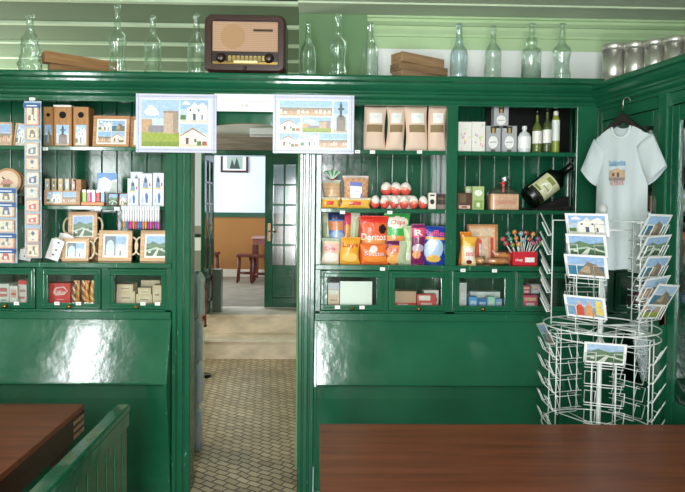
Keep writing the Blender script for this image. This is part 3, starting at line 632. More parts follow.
# ================================================================== GENERIC GOODS
def carton(px, Y, z, dep, col, label, items=None, cat='box', name='carton', group=None, rz=0, parts=None, mat='print', tilt=0, side=None):
    x0, x1, z0, z1 = RX(*px, Y); W_ = x1-x0; h = z1 - z; m_ = MB()
    m_.box(-W_/2, W_/2, 0, dep, 0, h, col, mat)
    if items: m_.art(-W_/2, W_/2, 0, h, 0, items, step=.0002)
    o = m_.build(name, bevel=0); o.location = ((x0+x1)/2, Y, z + .0008); o.rotation_euler = (tilt, 0, rz)
    return tag(o, label, cat, group)
def lblitems(c1, c2, c3): return [('r', .15, .35, .85, .8, c1), ('r', .2, .5, .8, .6, c2), ('r', .25, .12, .75, .22, c3)]
def bagmesh(m_, W_, h, t, cf, nx=34, ny=40, mat='foil', seed=0, crimp=.03):
    R_ = random.Random(seed); ph = [R_.random()*6 for _ in range(4)]
    def bul(u, v):
        a = max(math.sin(PI*min(max(u, 0), 1)), 0)**.55 * max(math.sin(PI*min(max((v - crimp)/(1 - 2*crimp), 0), 1)), 0)**.5
        return t/2*a*(1 + .08*math.sin(9*u + ph[0])*math.sin(7*v + ph[1])) + .0006
    def pos(u, v, s_):
        pinch = 1 - .07*math.sin(PI*v); x = (u-.5)*W_*pinch + .004*math.sin(5*v + ph[2]); return (x, -s_*bul(u, v) + (.002*math.sin(u*60) if v < .02 or v > .98 else 0), v*h)
    for s_ in (1, -1):
        v = []; f = []; c = []
        for j in range(ny+1):
            for i in range(nx+1): v.append(pos(i/nx, j/ny, s_))
        for j in range(ny):
            for i in range(nx):
                k = j*(nx+1)+i; q = (k, k+1, k+nx+2, k+nx+1); f.append(q if s_ > 0 else q[::-1]); c.append(cf((i+.5)/nx, (j+.5)/ny))
        m_.add(v, f, c, mat, True)
    return lambda X, Z: -bul(X/W_/(1 - .07*math.sin(PI*Z/h)) + .5, Z/h) - .002
def bag(px, Y, z, t, cf, label, texts=(), mat='foil', name='snack_bag', cat='snack bag', rot=(0, 0, 0), seed=0, group=None, lean=0):
    x0, x1, z0, z1 = RX(*px, Y); W_ = x1-x0; h = z1 - z; m_ = MB()
    fn = bagmesh(m_, W_, h, t, cf, mat=mat, seed=seed)
    for (s_, u, v, sz, wd, col) in texts: m_.text(s_, (u-.5)*W_, v*h, sz*h, 0, col, fn=fn, wid=wd*W_)
    o = m_.build(name); o.location = ((x0+x1)/2, Y, z + .001); o.rotation_euler = rot
    return tag(o, label, cat, group)
def rcf(zones, base):
    def f(u, v):
        c = base
        for zt in zones:
            if zt[0] == 'e':
                _, cu, cv, ru, rv, col = zt
                if ((u-cu)/ru)**2 + ((v-cv)/rv)**2 < 1: c = col
            else:
                _, a, b_, c_, d, col = zt
                if a <= u <= c_ and b_ <= v <= d: c = col
        return c
    return f
def ptag(px, py, label, Y=-.014, w_=5, h_=3.2):
    X, Z = at(px, py, Y); m_ = MB(); a = w_/352; b_ = h_/352; m_.box(-a, a, -.001, .001, -b_, b_, H('f3f3ef'), 'print'); m_.box(-a*.6, a*.6, -.0013, -.001, -b_*.2, b_*.2, H('9aa0a4'), 'print')
    o = m_.build('price_tag'); o.location = (X, Y, Z); tag(o, label, 'price tag', 'small white price tags')

# ------------------------------------------------------------------ LEFT CABINET, top shelf
z = S1
WD = H('b98a5c'); WL_ = H('dfb78e')
def framed(px, Y, z, label, kind, cat='framed picture', name='picture_frame', lean=.12, fr=.012, col=WL_, handles=0, rz=0, roll=0, thk=.012, matc=H('f2ece0'), inset=.1, seed=1):
    x0, x1, z0, z1 = RX(*px, Y); W_ = x1-x0; h = z1 - z
    t = thing(name, label, cat, ((x0+x1)/2, Y + .004, z + .001), (0, 0, rz)); Ml = Matrix.Rotation(-lean, 4, 'X') @ Matrix.Rotation(roll, 4, 'Y')
    m_ = MB(); m_.M = Ml
    for a, b_, c, d in ((0, 0, 1, 0), ): pass
    m_.box(-W_/2, W_/2, 0, thk, 0, fr, col, 'wood'); m_.box(-W_/2, W_/2, 0, thk, h - fr, h, col, 'wood'); m_.box(-W_/2, -W_/2 + fr, 0, thk, fr, h - fr, col, 'wood'); m_.box(W_/2 - fr, W_/2, 0, thk, fr, h - fr, col, 'wood')
    m_.box(-W_/2, W_/2, thk - .001, thk + .003, 0, h, col, 'wood')
    m_.build('frame', t, bevel=.0015)
    m_ = MB(); m_.M = Ml; m_.box(-W_/2 + fr, W_/2 - fr, thk*.5, thk*.8, fr, h - fr, matc, 'print')
    i = inset; m_.art(-W_/2 + fr, W_/2 - fr, fr, h - fr, thk*.5, sub(pic(kind, random.Random(seed)), i, i, 1-i, 1-i) if not isinstance(kind, list) else kind, step=.0001); m_.build('picture', t)
    for s_ in ((-1, 1) if handles else ()):
        m_ = MB(); m_.M = Ml; P_ = [(s_*(W_/2 + .002 + .028*math.sin(PI*k/10)), thk/2, h/2 + .05*math.cos(PI*k/10)*1.0) for k in range(11)]
        m_.tube(P_, .006, H('d8c6a8'), 'plastic', 8); m_.build('handle', t)
    return t
framed((-3, 11, 122, 147), .06, z, 'wooden picture block at far left of the top left shelf', 'town', seed=2, thk=.02, fr=.008, inset=.02, lean=.05)
framed((12.5, 24.5, 123, 147), .08, z, 'slightly tilted wooden picture block left of the hanging magnet strip', 'church', seed=3, thk=.02, fr=.007, inset=.02, roll=.1, lean=.05)
def bottle_box(px, label, kind, top=False, seed=0):
    Y = .07; x0, x1, z0, z1 = RX(*px, Y); W_ = x1-x0; h = z1-S1
    t = thing('bottle_box', label, 'wooden box', ((x0+x1)/2, Y, S1 + .0008), group='wooden bottle boxes')
    m_ = MB(); m_.box(-W_/2, W_/2, 0, .09, 0, h, H('b5824e'), 'woodv'); r = W_*.2
    m_.plate([(r*math.cos(k*PI/10), h*.8 + r*math.sin(k*PI/10)) for k in range(20)], -.001, .001, H('120c08'), 'matte'); m_.build('body', t)
    m_ = MB(); m_.box(-W_*.36, W_*.36, -.0012, -.0004, h*.04, h*.55, WHITE, 'print'); m_.art(-W_*.36, W_*.36, h*.04, h*.55, -.0012, pic(kind, random.Random(seed)), step=.0001); m_.build('picture', t)
    if top: m_ = MB(); m_.box(-W_*.5, W_*.5, -.004, .09, h, h + .01, H('e4e4e0'), 'print'); m_.build('lid', t)['label'] = 'white lid'
bottle_box((43.5, 53, 107, 146), 'wooden bottle box with round hole, partly hidden by the hanging magnet strip', 'sea', seed=4)
bottle_box((53.8, 71.5, 107, 146), 'wooden bottle box with white lid and statue picture, between the two others', 'statue', True, 5)
bottle_box((73.5, 88.5, 107, 146), 'rightmost wooden bottle box with blue picture under its round hole', 'church', seed=6)
framed((92, 128.5, 115, 146), .05, z, 'wide tan framed picture with four photos on the top left shelf', sub(pic('church'), .06, .52, .49, .94) + sub(pic('sea'), .51, .52, .94, .94) + sub(pic('town'), .06, .06, .49, .5) + sub(pic('house'), .51, .06, .94, .5), col=H('c89468'), fr=.018)
framed((129.5, 160, 116, 147), .08, z, 'tan framed picture half hidden behind the castle mat', 'sea', col=H('c89468'), fr=.018, seed=9)
# hanging magnet strip
def strip(px, top_y, ys, Y, label, heads, blue, hook=False):
    x0 = at(px[0], 170, Y)[0]; x1 = at(px[1], 170, Y)[0]; W_ = x1-x0; zt = at(px[0], top_y, Y)[1]
    t = thing('magnet_strip', label, 'magnet strip', ((x0+x1)/2, Y, zt))
    zb = at(px[0], ys[-1][1], Y)[1] - zt
    m_ = MB(); m_.box(-W_/2, W_/2, .0, .0015, zb, 0, H('9fb4c6'), 'film'); m_.build('plastic_sleeve', t)
    if hook:
        m_ = MB(); m_.box(-W_*.16, W_*.16, -.01, .004, .003, .018, H('eef0ee'), 'plastic'); m_.tube([(0, -.003, .0), (0, -.008, .012)], .003, WHITE, 'plastic'); m_.build('hook', t)['label'] = 'white hook'
    R_ = random.Random(len(ys))
    for k, (a, b_) in enumerate(ys):
        za, zb_ = at(px[0], a, Y)[1] - zt, at(px[0], b_, Y)[1] - zt
        m_ = MB(); dx = R_.uniform(-.003, .003)
        cc = R_.choice([H('c9a88a'), H('d0ad94'), H('c4b39e'), H('d89a82')])
        m_.box(-W_*.38 + dx, W_*.4 + dx, -.011, -.001, zb_ + .004, za - .003, cc, 'wood')
        u = R_.random()
        m_.art(-W_*.3 + dx, W_*.32 + dx, zb_ + .01, za - .01, -.011, [('r', 0, 0, 1, 1, R_.choice([H('d9d2c0'), H('e0c9b4'), H('cfd4cc')])), ('p', R_.choice([[(.2, .15), (.3, .8), (.5, .95), (.72, .7), (.8, .15)], [(.1, .2), (.2, .5), (.45, .45), (.5, .9), (.7, .9), (.65, .3), (.9, .2)], [(.15, .1), (.15, .55), (.85, .75), (.85, .1)], [(.45, .1), (.4, .6), (.3, .7), (.5, .95), (.7, .7), (.6, .6), (.6, .1)]]), R_.choice([H('7d8a92'), H('c86a6a'), H('5f6f8f'), H('8c7a60')])), ('r', .38, .2, .6, .5, H('f0e8da'))], step=.0003)
        m_.build('magnet_pack', t)
        if k in heads:
            m_ = MB(); m_.box(-W_*.5, W_*.46, -.0135, -.0115, za - .022, za + .004, blue, 'print'); m_.box(-W_*.3, W_*.3, -.014, -.0135, za - .014, za - .008, H('d8e2ee'), 'print'); m_.build('header_card', t)['label'] = 'blue header card'
    return t
BL = H('1f4f8f')
strip((24.5, 41.5), 101, [(104, 126), (127, 141), (142, 157), (157, 171), (171, 186), (186, 199), (199, 212), (213, 225), (228, 243), (243, 258)], -.03, 'long strip of packed wooden magnets hanging in front of the left shelves', (0,), BL, True)
strip((-4, 17), 187.5, [(189, 203), (203, 218), (219, 233), (234, 249), (249, 263)], -.04, 'blue-headed strip of magnet packs hanging at the far left edge', (0, 1, 3, 4), BL)
# second shelf
z = S2
def disc(px, Y, label, seed):
    x0, x1, z0, z1 = RX(*px, Y); r = (x1-x0)/2; m_ = MB(); m_.M = Matrix.Rotation(-.12, 4, 'X') @ Matrix.Translation((0, 0, r)) @ Matrix.Rotation(PI/2, 4, 'X')
    m_.lathe([(r, -.012), (r, 0), (r*.94, .003), (0, .003)], H('c79a72'), 'wood', 40)
    m_.M = Matrix.Rotation(-.12, 4, 'X') @ Matrix.Translation((0, 0, r)); R_ = random.Random(seed); q = r*.8
    m_.add([(q*math.cos(k*PI/16), -.0035, q*math.sin(k*PI/16)) for k in range(32)], [tuple(range(32))], H('dcc6ae'), 'print')
    m_.art(-q*.8, q*.8, -q*.5, q*.5, -.0036, [('p', [(.1, .2), (.3, .7), (.6, .75), (.9, .4), (.7, .2)], H('c98f84')), ('p', [(.3, .7), (.4, .75), (.25, .95), (.2, .9)], H('3a3430')), ('r', .3, .0, .7, .3, H('8a7a52'))], step=.0003)
    zz = max(z0, S2 + .0015)
    o = m_.build('wooden_plate'); o.location = ((x0+x1)/2, Y, S2 + .001 + (z0 - S2 if z0 > S2 else 0)); return o
# a small stand carries the plates
mb = MB(); x0, x1, z0, z1 = RX(-6, 26, 196, 206, .1); mb.box(x0, x1, .06, .2, S2 + .001, z0 + (z1 - z0), H('2e2a26'), 'plastic')
for k in range(4): mb.box(x0 + (x1-x0)*(.06 + .24*k), x0 + (x1-x0)*(.24 + .24*k), .058, .06, S2 + .008, z1 - .008, H('6d655c'), 'print')
tag(mb.build('display_box'), 'low dark box carrying the round wooden plates at far left', 'box')
o = disc((-8, 20.5, 165, 194), .075, '', 1); tag(o, 'front round wooden plate with red print on the left shelf', 'wooden plate'); o.location.z = z1 + .001
o = disc((-4, 23.5, 162, 194), .12, '', 2); tag(o, 'rear round wooden plate peeking out behind the printed one', 'wooden plate'); o.location.z = z1 + .001
t = thing('souvenir_box', 'wooden souvenir display box with photo front left of the coloured lighters', 'display box', (at(62, 200, .05)[0], .05, S2 + .001))
x0, x1, z0, z1 = RX(44.5, 80, 190.5, 206, .05); hw = (x1-x0)/2; h = z1 - S2
mb = MB(); mb.box(-hw, hw, 0, .1, 0, h, H('c89c74'), 'wood'); mb.box(hw*.55, hw, .02, .1, h, h*1.75, H('b98a62'), 'wood'); mb.build('body', t)
mb = MB(); mb.box(-hw*.85, hw*.0, -.001, 0, h*.12, h*.9, WHITE, 'print'); mb.art(-hw*.85, -hw*.02, h*.12, h*.9, -.001, pic('church', random.Random(5)), step=.0002); mb.art(hw*.05, hw*.8, h*.12, h*.9, 0, pic('town', random.Random(8)), step=.0002); mb.build('picture', t)
for k, c in enumerate(('9fb3c8', '8a9a78', 'c0b070', 'b8c8d8', 'c9a0a8')):
    px_ = 48 + k*6.6; X, Z = at(px_, 179, .08); m_ = MB(); r = .012; hh = Z - (S2 + h)
    m_.box(-r, r, 0, .012, 0, hh, H('d9c0a0'), 'wood'); m_.box(-r*.55, r*.55, -.001, 0, hh*.08, hh*.8, H(c), 'print'); m_.box(-r*.3, r*.3, -.0015, -.001, hh*.3, hh*.5, WHITE, 'print')
    o = m_.build('magnet_block'); o.location = (X, .02 + .05, S2 + h + .0015); tag(o, ['leftmost', 'second', 'middle', 'fourth', 'rightmost'][k] + ' of five small upright magnet blocks standing on the souvenir box', 'magnet', 'small magnet blocks')
# lighters in a tray
x0, x1, z0, z1 = RX(81.5, 104, 201, 206, .04)
mb = MB(); mb.box(x0, x1, .035, .075, S2 + .001, S2 + .02, H('d88a52'), 'print'); tag(mb.build('lighter_tray'), 'orange tray holding a row of coloured lighters', 'tray')
for k, (c, nm) in enumerate((('9bd84a', 'lime green'), ('e86a9a', 'pink'), ('e9e4e0', 'white'), ('e0352c', 'red'), ('8fc2dc', 'light blue'))):
    X, Z = at(83.5 + k*4.6, 195.5, .04); t = thing('lighter', nm + ' lighter standing in the orange tray', 'lighter', (X, .055, S2 + .021), group='lighters in the orange tray')
    m_ = MB(); m_.box(-.0105, .0105, -.006, .006, 0, .055, H(c), 'plastic'); m_.build('body', t, bevel=.003)
    m_ = MB(); m_.box(-.009, .009, -.005, .005, .0555, .068, H('a8a8a4'), 'metal'); m_.build('wheel_guard', t)
carton((97, 117, 173, 190), .13, S2 + .075, .004, WHITE, 'square photo tile of a snowy view above the lighters', [('r', 0, 0, 1, 1, H('5f93cc')), ('p', [(0, 0), (.1, .7), (.4, .8), (.7, .6), (1, .7), (1, 0)], H('e6ecf0')), ('p', [(.6, 0), (.8, .6), (1, .5), (1, 0)], H('b8c6be'))], 'photo tile', 'photo_tile')
mb = MB(); x0, x1, z0, z1 = RX(84, 128, 190, 206, .1); mb.box(x0, x1, .1, .2, S2 + .001, S2 + .0745, H('8e9296'), 'film'); tag(mb.build('display_box'), 'clear grey display box behind the lighters under the snowy photo tile', 'box')
framed((107, 117.5, 193, 206), .03, S2, 'small dark framed magnet right of the blue lighter', 'valley', seed=3, fr=.005, thk=.008, inset=0, col=H('5b4a44'), name='magnet', cat='magnet')
framed((118, 127, 193, 206), .035, S2, 'small framed magnet with white house next to the blue figure packs', 'house', seed=4, fr=.005, thk=.008, inset=0, col=H('8a5a4c'), name='magnet', cat='magnet')
def figpack(px, Y, label, seed):
    R_ = random.Random(seed); it = [('r', .05, .03, .95, .97, H('dfe6ee')), ('p', [(.25, .55), (.35, .85), (.5, .93), (.62, .8), (.7, .55)], H('7f97bd')), ('r', .4, .72, .6, .84, H('30405c')), ('r', .2, .52, .75, .56, H('d8c25a')),
          ('p', [(.5, .1), (.45, .35), (.6, .42), (.7, .3), (.65, .1)], H('3464b8')), ('r', .75, .6, .88, .7, H('cc5060')), ('r', .15, .1, .35, .3, H('b8c0d4'))]
    return carton(px, Y, S2, .02, H('ccd0d8'), label, it, 'souvenir pack', 'souvenir_pack', 'white souvenir packs above the pens')
figpack((127.5, 138.5, 178.5, 206), .03, 'leftmost white pack with blue figure above the pens', 1); figpack((139.5, 152, 173.5, 206), .035, 'middle white pack with blue figure above the pens', 2)
figpack((152.8, 163.8, 173, 207), .03, 'rightmost white pack with blue figure above the pens', 3); figpack((130.5, 143, 172, 206), .075, 'white pack standing behind the two left figure packs', 4)
pc = ['e8854a', '3f9a9a', '9a3a8a', 'd8409a', 'e88a5a', 'e0483c', '3a86c8', '5a6ac8', 'f08a32', 'f0a040', '8a4ab0', 'e0508a', 'b0407a', '8f5ac0', 'e050a8']
pn = ['orange', 'teal', 'purple', 'magenta', 'salmon', 'red', 'blue', 'indigo', 'bright orange', 'amber', 'violet', 'rose pink', 'plum', 'lilac', 'hot pink']
mb = MB(); x0 = at(121.5, 207, -.03)[0]; x1 = at(160, 207, -.03)[0]; mb.box(x0, x1, -.034, .02, S2 + .0005, S2 + .0025, H('e4e4e8'), 'plastic'); mb.box(x0, x1, -.034, -.032, S2 - .02, S2 + .0005, H('e4e4e8'), 'film')
tag(mb.build('pen_holder'), 'clear strip on the shelf edge that holds the row of pens', 'pen holder')
for k in range(15):
    X = at(123.3 + k*2.5, 218, -.045)[0]; t = thing('pen', pn[k] + '-tipped white pen in the row hanging from the shelf edge', 'pen', (X, -.042, S2 - .13), group='pens hanging from the shelf edge')
    m_ = MB(); m_.lathe([(.0052, .045), (.0058, .06), (.0058, .125), (.004, .13), (0, .131)], H('efeef4'), 'plastic', 10, cf=lambda a, zz: H('7a78a8') if (int(zz*180) % 3 == 0 and zz > .07) else H('efeef4')); m_.build('barrel', t)
    m_ = MB(); m_.lathe([(0, 0), (.002, .004), (.005, .01), (.0055, .045)], H(pc[k]), 'plastic', 10); m_.build('grip', t)['label'] = pn[k] + ' grip'
# third level
z = S3
framed((67.5, 96.5, 211.5, 240), .15, S3 + .112, 'wooden tray with village view and oval handles, upper one behind the others', 'valley', seed=2, fr=.022, handles=1, name='serving_tray', cat='tray', thk=.015, inset=.05, roll=-.03)
mb = MB(); x0, x1, z0, z1 = RX(66, 98, 240, 262, .16); mb.box(x0, x1, .15, .24, S3 + .001, S3 + .1115, H('b98a5c'), 'wood'); tag(mb.build('wooden_riser'), 'wooden riser under the upper tray on the lowest left shelf', 'box')
framed((61, 88, 238.5, 262.5), .06, z, 'wooden tray with arch photo leaning in front, left of the two large ones', 'arch', seed=3, fr=.018, handles=1, name='serving_tray', cat='tray', thk=.015, inset=.08)
framed((97.5, 131, 230.5, 262.5), .07, z, 'large wooden tray with blue sky and arch photos at the middle of the shelf', 'arch', seed=4, fr=.022, handles=1, name='serving_tray', cat='tray', thk=.015, inset=.08)
framed((139.5, 172, 230.5, 262.5), .07, z, 'large wooden tray with white house photo at the right end of shelf', 'valley', seed=6, fr=.022, handles=1, name='serving_tray', cat='tray', thk=.015, inset=.08)
def white_tag(px, label, roll, Y, holes):
    x0, x1, z0, z1 = RX(*px, Y); W_ = x1-x0; h = z1-S3; t = thing('spoon_rest', label, 'spoon rest', ((x0+x1)/2, Y, S3 + .001 + abs(math.sin(roll))*W_/2)); Ml = Matrix.Rotation(-.15, 4, 'X') @ Matrix.Rotation(roll, 4, 'Y')
    m_ = MB(); m_.M = Ml; m_.plate([(-W_/2, 0), (W_/2, 0), (W_/2, h*.8), (W_*.2, h*.83), (-W_*.2, h*.83), (-W_/2, h*.8)], 0, .008, H('eceae6'), 'print')
    for u, v in holes: m_.plate([(u*W_ + .007*math.cos(k*PI/6), v*h + .0045*math.sin(k*PI/6)) for k in range(12)], -.0008, 0, H('1c1c1c'), 'matte')
    m_.build('body', t)
    m_ = MB(); m_.M = Ml; m_.lathe([(0, 0), (.022, 0), (.026, .006), (0, .008)], H('c8b8a0'), 'plastic', 16, c=(0, .004, h*.84)); m_.build('rim', t)
white_tag((44.5, 58, 236, 262.5), 'white spoon rest with black holes leaning on the trays', .28, .04, ((.1, .7), (.1, .4), (0, .2)))
white_tag((51, 66, 230, 262), 'rear white spoon rest with black hole behind the front one', .3, .11, ((.1, .6),))
white_tag((18, 30, 248, 262.5), 'short white spoon rest left of the magnet strip end', .15, .04, ((0, .3),))
for px_, py_, lb in ((45.5, 148.8, 'price tag on the top left shelf edge under the bottle boxes'), (97.5, 208.4, 'price tag under the lighters'), (117, 208.8, 'price tag on shelf edge left of the pens'),
                     (57, 303.4, 'left price tag on the drawer with the red box'), (78.5, 303.6, 'right price tag on the drawer with the red box'), (143, 303.8, 'price tag beside the knob of the drawer with beige boxes'), (157.5, 303.8, 'price tag at the right end of the drawer with beige boxes'), (16.5, 303.4, 'price tag on the leftmost drawer'),
                     (357.5, 151.7, 'price tag left of the kraft pouches'), (372.5, 152, 'price tag under the left kraft pouches'), (419.5, 152, 'price tag under the right kraft pouches'), (342.5, 212.3, 'price tag under the yellow sweet packs'), (389.8, 212.5, 'price tag under the chocolate eggs'),
                     (382.5, 269, 'price tag under the orange crisps bags'), (463, 270.3, 'price tag under the yellow biscuit packs'), (494.5, 270.8, 'price tag under the croissant packs'),
                     (337.5, 307.2, 'left price tag on the drawer with white reflection card'), (362, 307.4, 'right price tag on the drawer with white reflection card')):
    ptag(px_, py_, lb, Y=-.0195 if py_ > 290 else (-.0145 if py_ > 255 else .0095))

# ------------------------------------------------------------------ drawer contents
ZB = ZD0 + .018
def dbox(px, Y, dep, col, label, items=None, z=None, cat='box', name='carton', rz=0):
    return carton(px, Y, ZB if z is None else z, dep, H(col), label, items, cat, name, rz=rz)
dbox((-2, 9, 284, 302), .05, .1, 'd8d8d4', 'white packet at the far left inside the first glass drawer', lblitems(H('c86a6a'), H('f0e8e8'), H('8aa0a0')))
dbox((9.5, 17.5, 286, 302), .04, .1, 'e4dcd8', 'pale packet with red print in the middle of the first glass drawer', lblitems(H('e0b0a8'), H('d84a48'), H('e8e8e8')))
dbox((18, 26.5, 280.5, 302), .06, .1, 'dcd0cc', 'white and red packet at the right of the first glass drawer', [('r', 0, .82, 1, 1, H('d8343a')), ('r', .1, .2, .8, .3, H('c07070')), ('r', .2, .5, .9, .6, H('b08080'))])
o = dbox((49.5, 70, 283.5, 302), .04, .1, 'd8262c', 'red chocolate box in the second glass drawer', [('p', [(.15, .55), (.3, .8), (.7, .85), (.9, .65), (.7, .45), (.3, .42)], H('f0d8d8')), ('p', [(.2, .56), (.34, .75), (.66, .8), (.84, .65), (.68, .5), (.32, .47)], H('d8262c')), ('r', .35, .2, .7, .25, H('e8a8a8'))])
m_ = MB(); m_.text('KitKat', 0, .068, .03, -.0022, H('fff4f0'), wid=.06); m_.build('lettering', o)
for k, (c1, c2, lb) in enumerate((('7a2a1c', 'e6d6a8', 'dark brown'), ('c9982c', 'd83a2a', 'gold and red'), ('8f1f1c', 'e8c890', 'dark red'), ('e0a83a', 'c82a2a', 'yellow'), ('d8782a', 'f0d890', 'orange'))):
    px_ = 71.5 + k*4.6; X, Z = at(px_ + 2, 280.5, .05); m_ = MB(); hh = Z - ZB - .004
    bagmesh(m_, .024, hh, .014, (lambda A, B: lambda u, v: B if int(v*9 + u*2) % 3 == 0 else A)(H(c1), H(c2)), 6, 14, 'foil', k); o = m_.build('candy_bar'); o.location = (X, .05, ZB + .004); o.rotation_euler = (-.05, (.06, -.05, .04, -.03, .02)[k], 0)
    tag(o, lb + ' candy bar standing beside the red chocolate box', 'candy bar', 'candy bars in the drawer')
for px_, z_, lb, y_ in (((116.5, 135, 291.5, 302), ZB, 'lower left beige soap box in the third glass drawer', .05), ((117, 133, 284.5, 290.5), ZB + .0655, 'upper left beige soap box on the lower left one', .055), ((136, 152, 294.5, 302), ZB, 'low beige soap box in the middle of the third drawer', .05),
                    ((138, 151, 288, 294), ZB + .048, 'small beige soap box stacked on the low middle one', .055), ((152.6, 161.5, 285.5, 302), ZB, 'tall beige soap box at the right of the third drawer', .05), ((141, 160, 280.5, 290), ZB + .002, 'wide beige soap box behind the stacks in the third drawer', .17)):
    dbox(px_, y_, .08, 'd9bfa0', lb, [('r', .12, .2, .88, .8, H('e4d0b8')), ('r', .25, .45, .75, .55, H('b08a6c'))], z=z_)
# right drawers
dbox((340, 372, 281.5, 305), .035, .004, 'f4f4f0', 'white card standing in for a reflection in the first drawer right of the doorway')  # white card takes the place of the rear door's reflection in the pane
dbox((328.5, 344, 289, 305), .05, .08, 'd8b8a0', 'beige box at the left of the drawer with the white reflection card', [('r', .1, .7, .9, .95, H('e8dcd8')), ('r', .2, .3, .8, .4, H('b88a70'))]) if False else None
dbox((328, 339.3, 289.5, 305), .04, .08, 'd8b8a0', 'beige box at the left of the drawer with the white reflection card', [('r', .1, .7, .9, .95, H('e8dcd8')), ('r', .2, .3, .8, .4, H('b88a70'))])
dbox((328, 339.3, 283, 289), .05, .07, 'c8c4d0', 'small grey packet lying on the beige box in that drawer', z=ZB + .095)
dbox((395, 416, 291.5, 305), .06, .1, 'c9a184', 'brown open cardboard box in the second right drawer', [('r', 0, .0, 1, .22, H('d8343a')), ('r', .1, .05, .6, .15, H('f0e0e0'))])
dbox((417, 436, 294.5, 305), .045, .05, 'd04a4c', 'red and white packet beside the brown cardboard box', [('r', .1, .5, .7, .9, H('f0e6e0')), ('r', .2, .1, .8, .3, H('e8c8c0'))])
dbox((424, 438.5, 290.5, 305), .12, .06, 'e8e4dc', 'white packet behind the red and white packet', [('r', .1, .2, .9, .5, H('c84a48'))])
for k, (px_, c, lb, y_, zz) in enumerate((((459.5, 466.5, 283, 306), 'd8d0d4', 'tall pale packet at the left of the third right drawer', .05, ZB), ((469, 477.5, 297, 306), '5f9fd8', 'light blue packet in the third right drawer', .04, ZB), ((478, 487, 299, 306), '3a7cc0', 'dark blue small packet in the third right drawer', .05, ZB), ((487.5, 495, 297, 306), 'a8d8c8', 'mint packet in the third right drawer', .045, ZB), ((495.5, 502, 299, 306), '7aa8d8', 'pale blue packet at the right of the third right drawer', .05, ZB), ((470, 500, 292, 296.5), 'e4e8ea', 'long white packet lying behind the blue ones', .14, ZB + .03))):
    dbox(px_, y_, .05, c, lb, [('r', .15, .3, .85, .6, mix(H(c), WHITE, .6))], z=zz)
for px_, c, lb, y_, zz in (((523, 530, 285.5, 294), 'c8506a', 'small crimson packet on top in the rightmost drawer', .05, ZB + .078), ((523, 537.5, 295.5, 306.5), 'e0507a', 'pink and orange packet at the bottom of the rightmost drawer', .045, ZB), ((531, 539, 284.5, 294), 'b8b0c8', 'lilac packet on top in the rightmost drawer', .06, ZB + .078)):
    dbox(px_, y_, .07, c, lb, [('r', .1, .55, .9, .8, H('f0c8a0')), ('r', .2, .15, .8, .35, H('f0e0e0'))], z=zz)

# ------------------------------------------------------------------ RIGHT CABINET, top shelf
KR = H('e2c8b4')
kz = [('r', .0, .43, 1, .60, H('8f7452')), ('r', .2, .6, .8, .88, H('efe9e2')), ('r', .3, .7, .7, .78, H('c9d4d4'))]
for k, (a, b_) in enumerate(((363.5, 386), (386.5, 404.5), (405, 427.5), (428, 446.5))):
    X0, X1, _, Z1 = RX(a, b_, 107, 150, .08); W_ = X1 - X0; h = Z1 - S1; t = thing('kraft_pouch', ['leftmost of four kraft paper pouches', 'second kraft paper pouch from the left', 'third kraft paper pouch from the left', 'rightmost kraft paper pouch, cut by the stile'][k] + ' on the top right shelf', 'pouch', ((X0+X1)/2, .08, S1 + .001), (0, 0, (.05, -.04, .03, -.08)[k]), 'kraft paper pouches')
    if k == 3: t['label'] = 'rightmost of four kraft paper pouches, slightly turned, on the top right shelf'
    m_ = MB(); fn = bagmesh(m_, W_, h, .07, rcf([('r', .12, .42, .88, .6, H('8f7a58'))], KR), mat='matte', seed=k, crimp=.0, nx=16, ny=24); m_.build('body', t)
    m_ = MB(); a_, b2 = -W_*.26, W_*.3; N_ = 6; v = []; f = []
    for j in range(N_ + 1):
        for i in range(N_ + 1):
            X = a_ + (b2-a_)*i/N_; Z = h*.62 + h*.23*j/N_; v.append((X, fn(X, Z), Z))
    for j in range(N_):
        for i in range(N_): q = j*(N_+1)+i; f.append((q, q+1, q+N_+2, q+N_+1))
    m_.add(v, f, H('f0eeec'), 'print'); m_.text('CHA', (a_+b2)/2, h*.76, h*.05, 0, H('b8c4c8'), fn=lambda x_, z_: fn(x_, z_) - .001); m_.build('label', t)['label'] = 'white paper label'
fl = lambda s: [('p', [(u, v), (u + .12, v + .04), (u + .1, v + .12), (u - .02, v + .08)], c) for u, v, c in [(random.Random(s*9 + k).uniform(.1, .8), random.Random(s*5 + k).uniform(.05, .85), H(['e8a8b8', 'b8d8a0', 'f0d890', 'c8c0e0'][k % 4])) for k in range(9)]]
carton((458.5, 471.5, 122, 150), .05, S1, .06, H('e8e4de'), 'left of two white floral boxes on top shelf', fl(1)); carton((472, 485, 122, 150), .05, S1, .06, H('eae6e0'), 'right of two white floral boxes on top shelf', fl(2))
def giftbox(px, z_, label):
    it = [('p', [(.5 + .32*math.cos(a), .38 + .24*math.sin(a)) for a in [k*PI/8 for k in range(16)]], H('f0f0ee')), ('r', .25, .36, .75, .40, H('b0b0b0')), ('p', [(.3, .98), (.7, .98), (.66, .72), (.34, .72)], H('3a3a34')), ('r', .42, .72, .58, .92, H('b89a5c')), ('r', .35, .02, .65, .1, H('5a5a50'))]
    return carton(px, .06, z_, .06, H('a9abb0'), label, it, 'gift box', 'gift_box', 'grey gift boxes with round label')
giftbox((485.8, 500.5, 126, 150), S1, 'lower left grey gift box with round white label'); giftbox((502, 516.8, 126, 150), S1, 'lower right grey gift box with round white label')
giftbox((494, 508.5, 107.5, 125.5), S1 + .139, 'grey gift box with round label stacked on top of two others')
carton((487, 570, 105, 150), .24, S1, .05, H('0c0d0e'), 'black backing box behind the small bottles')
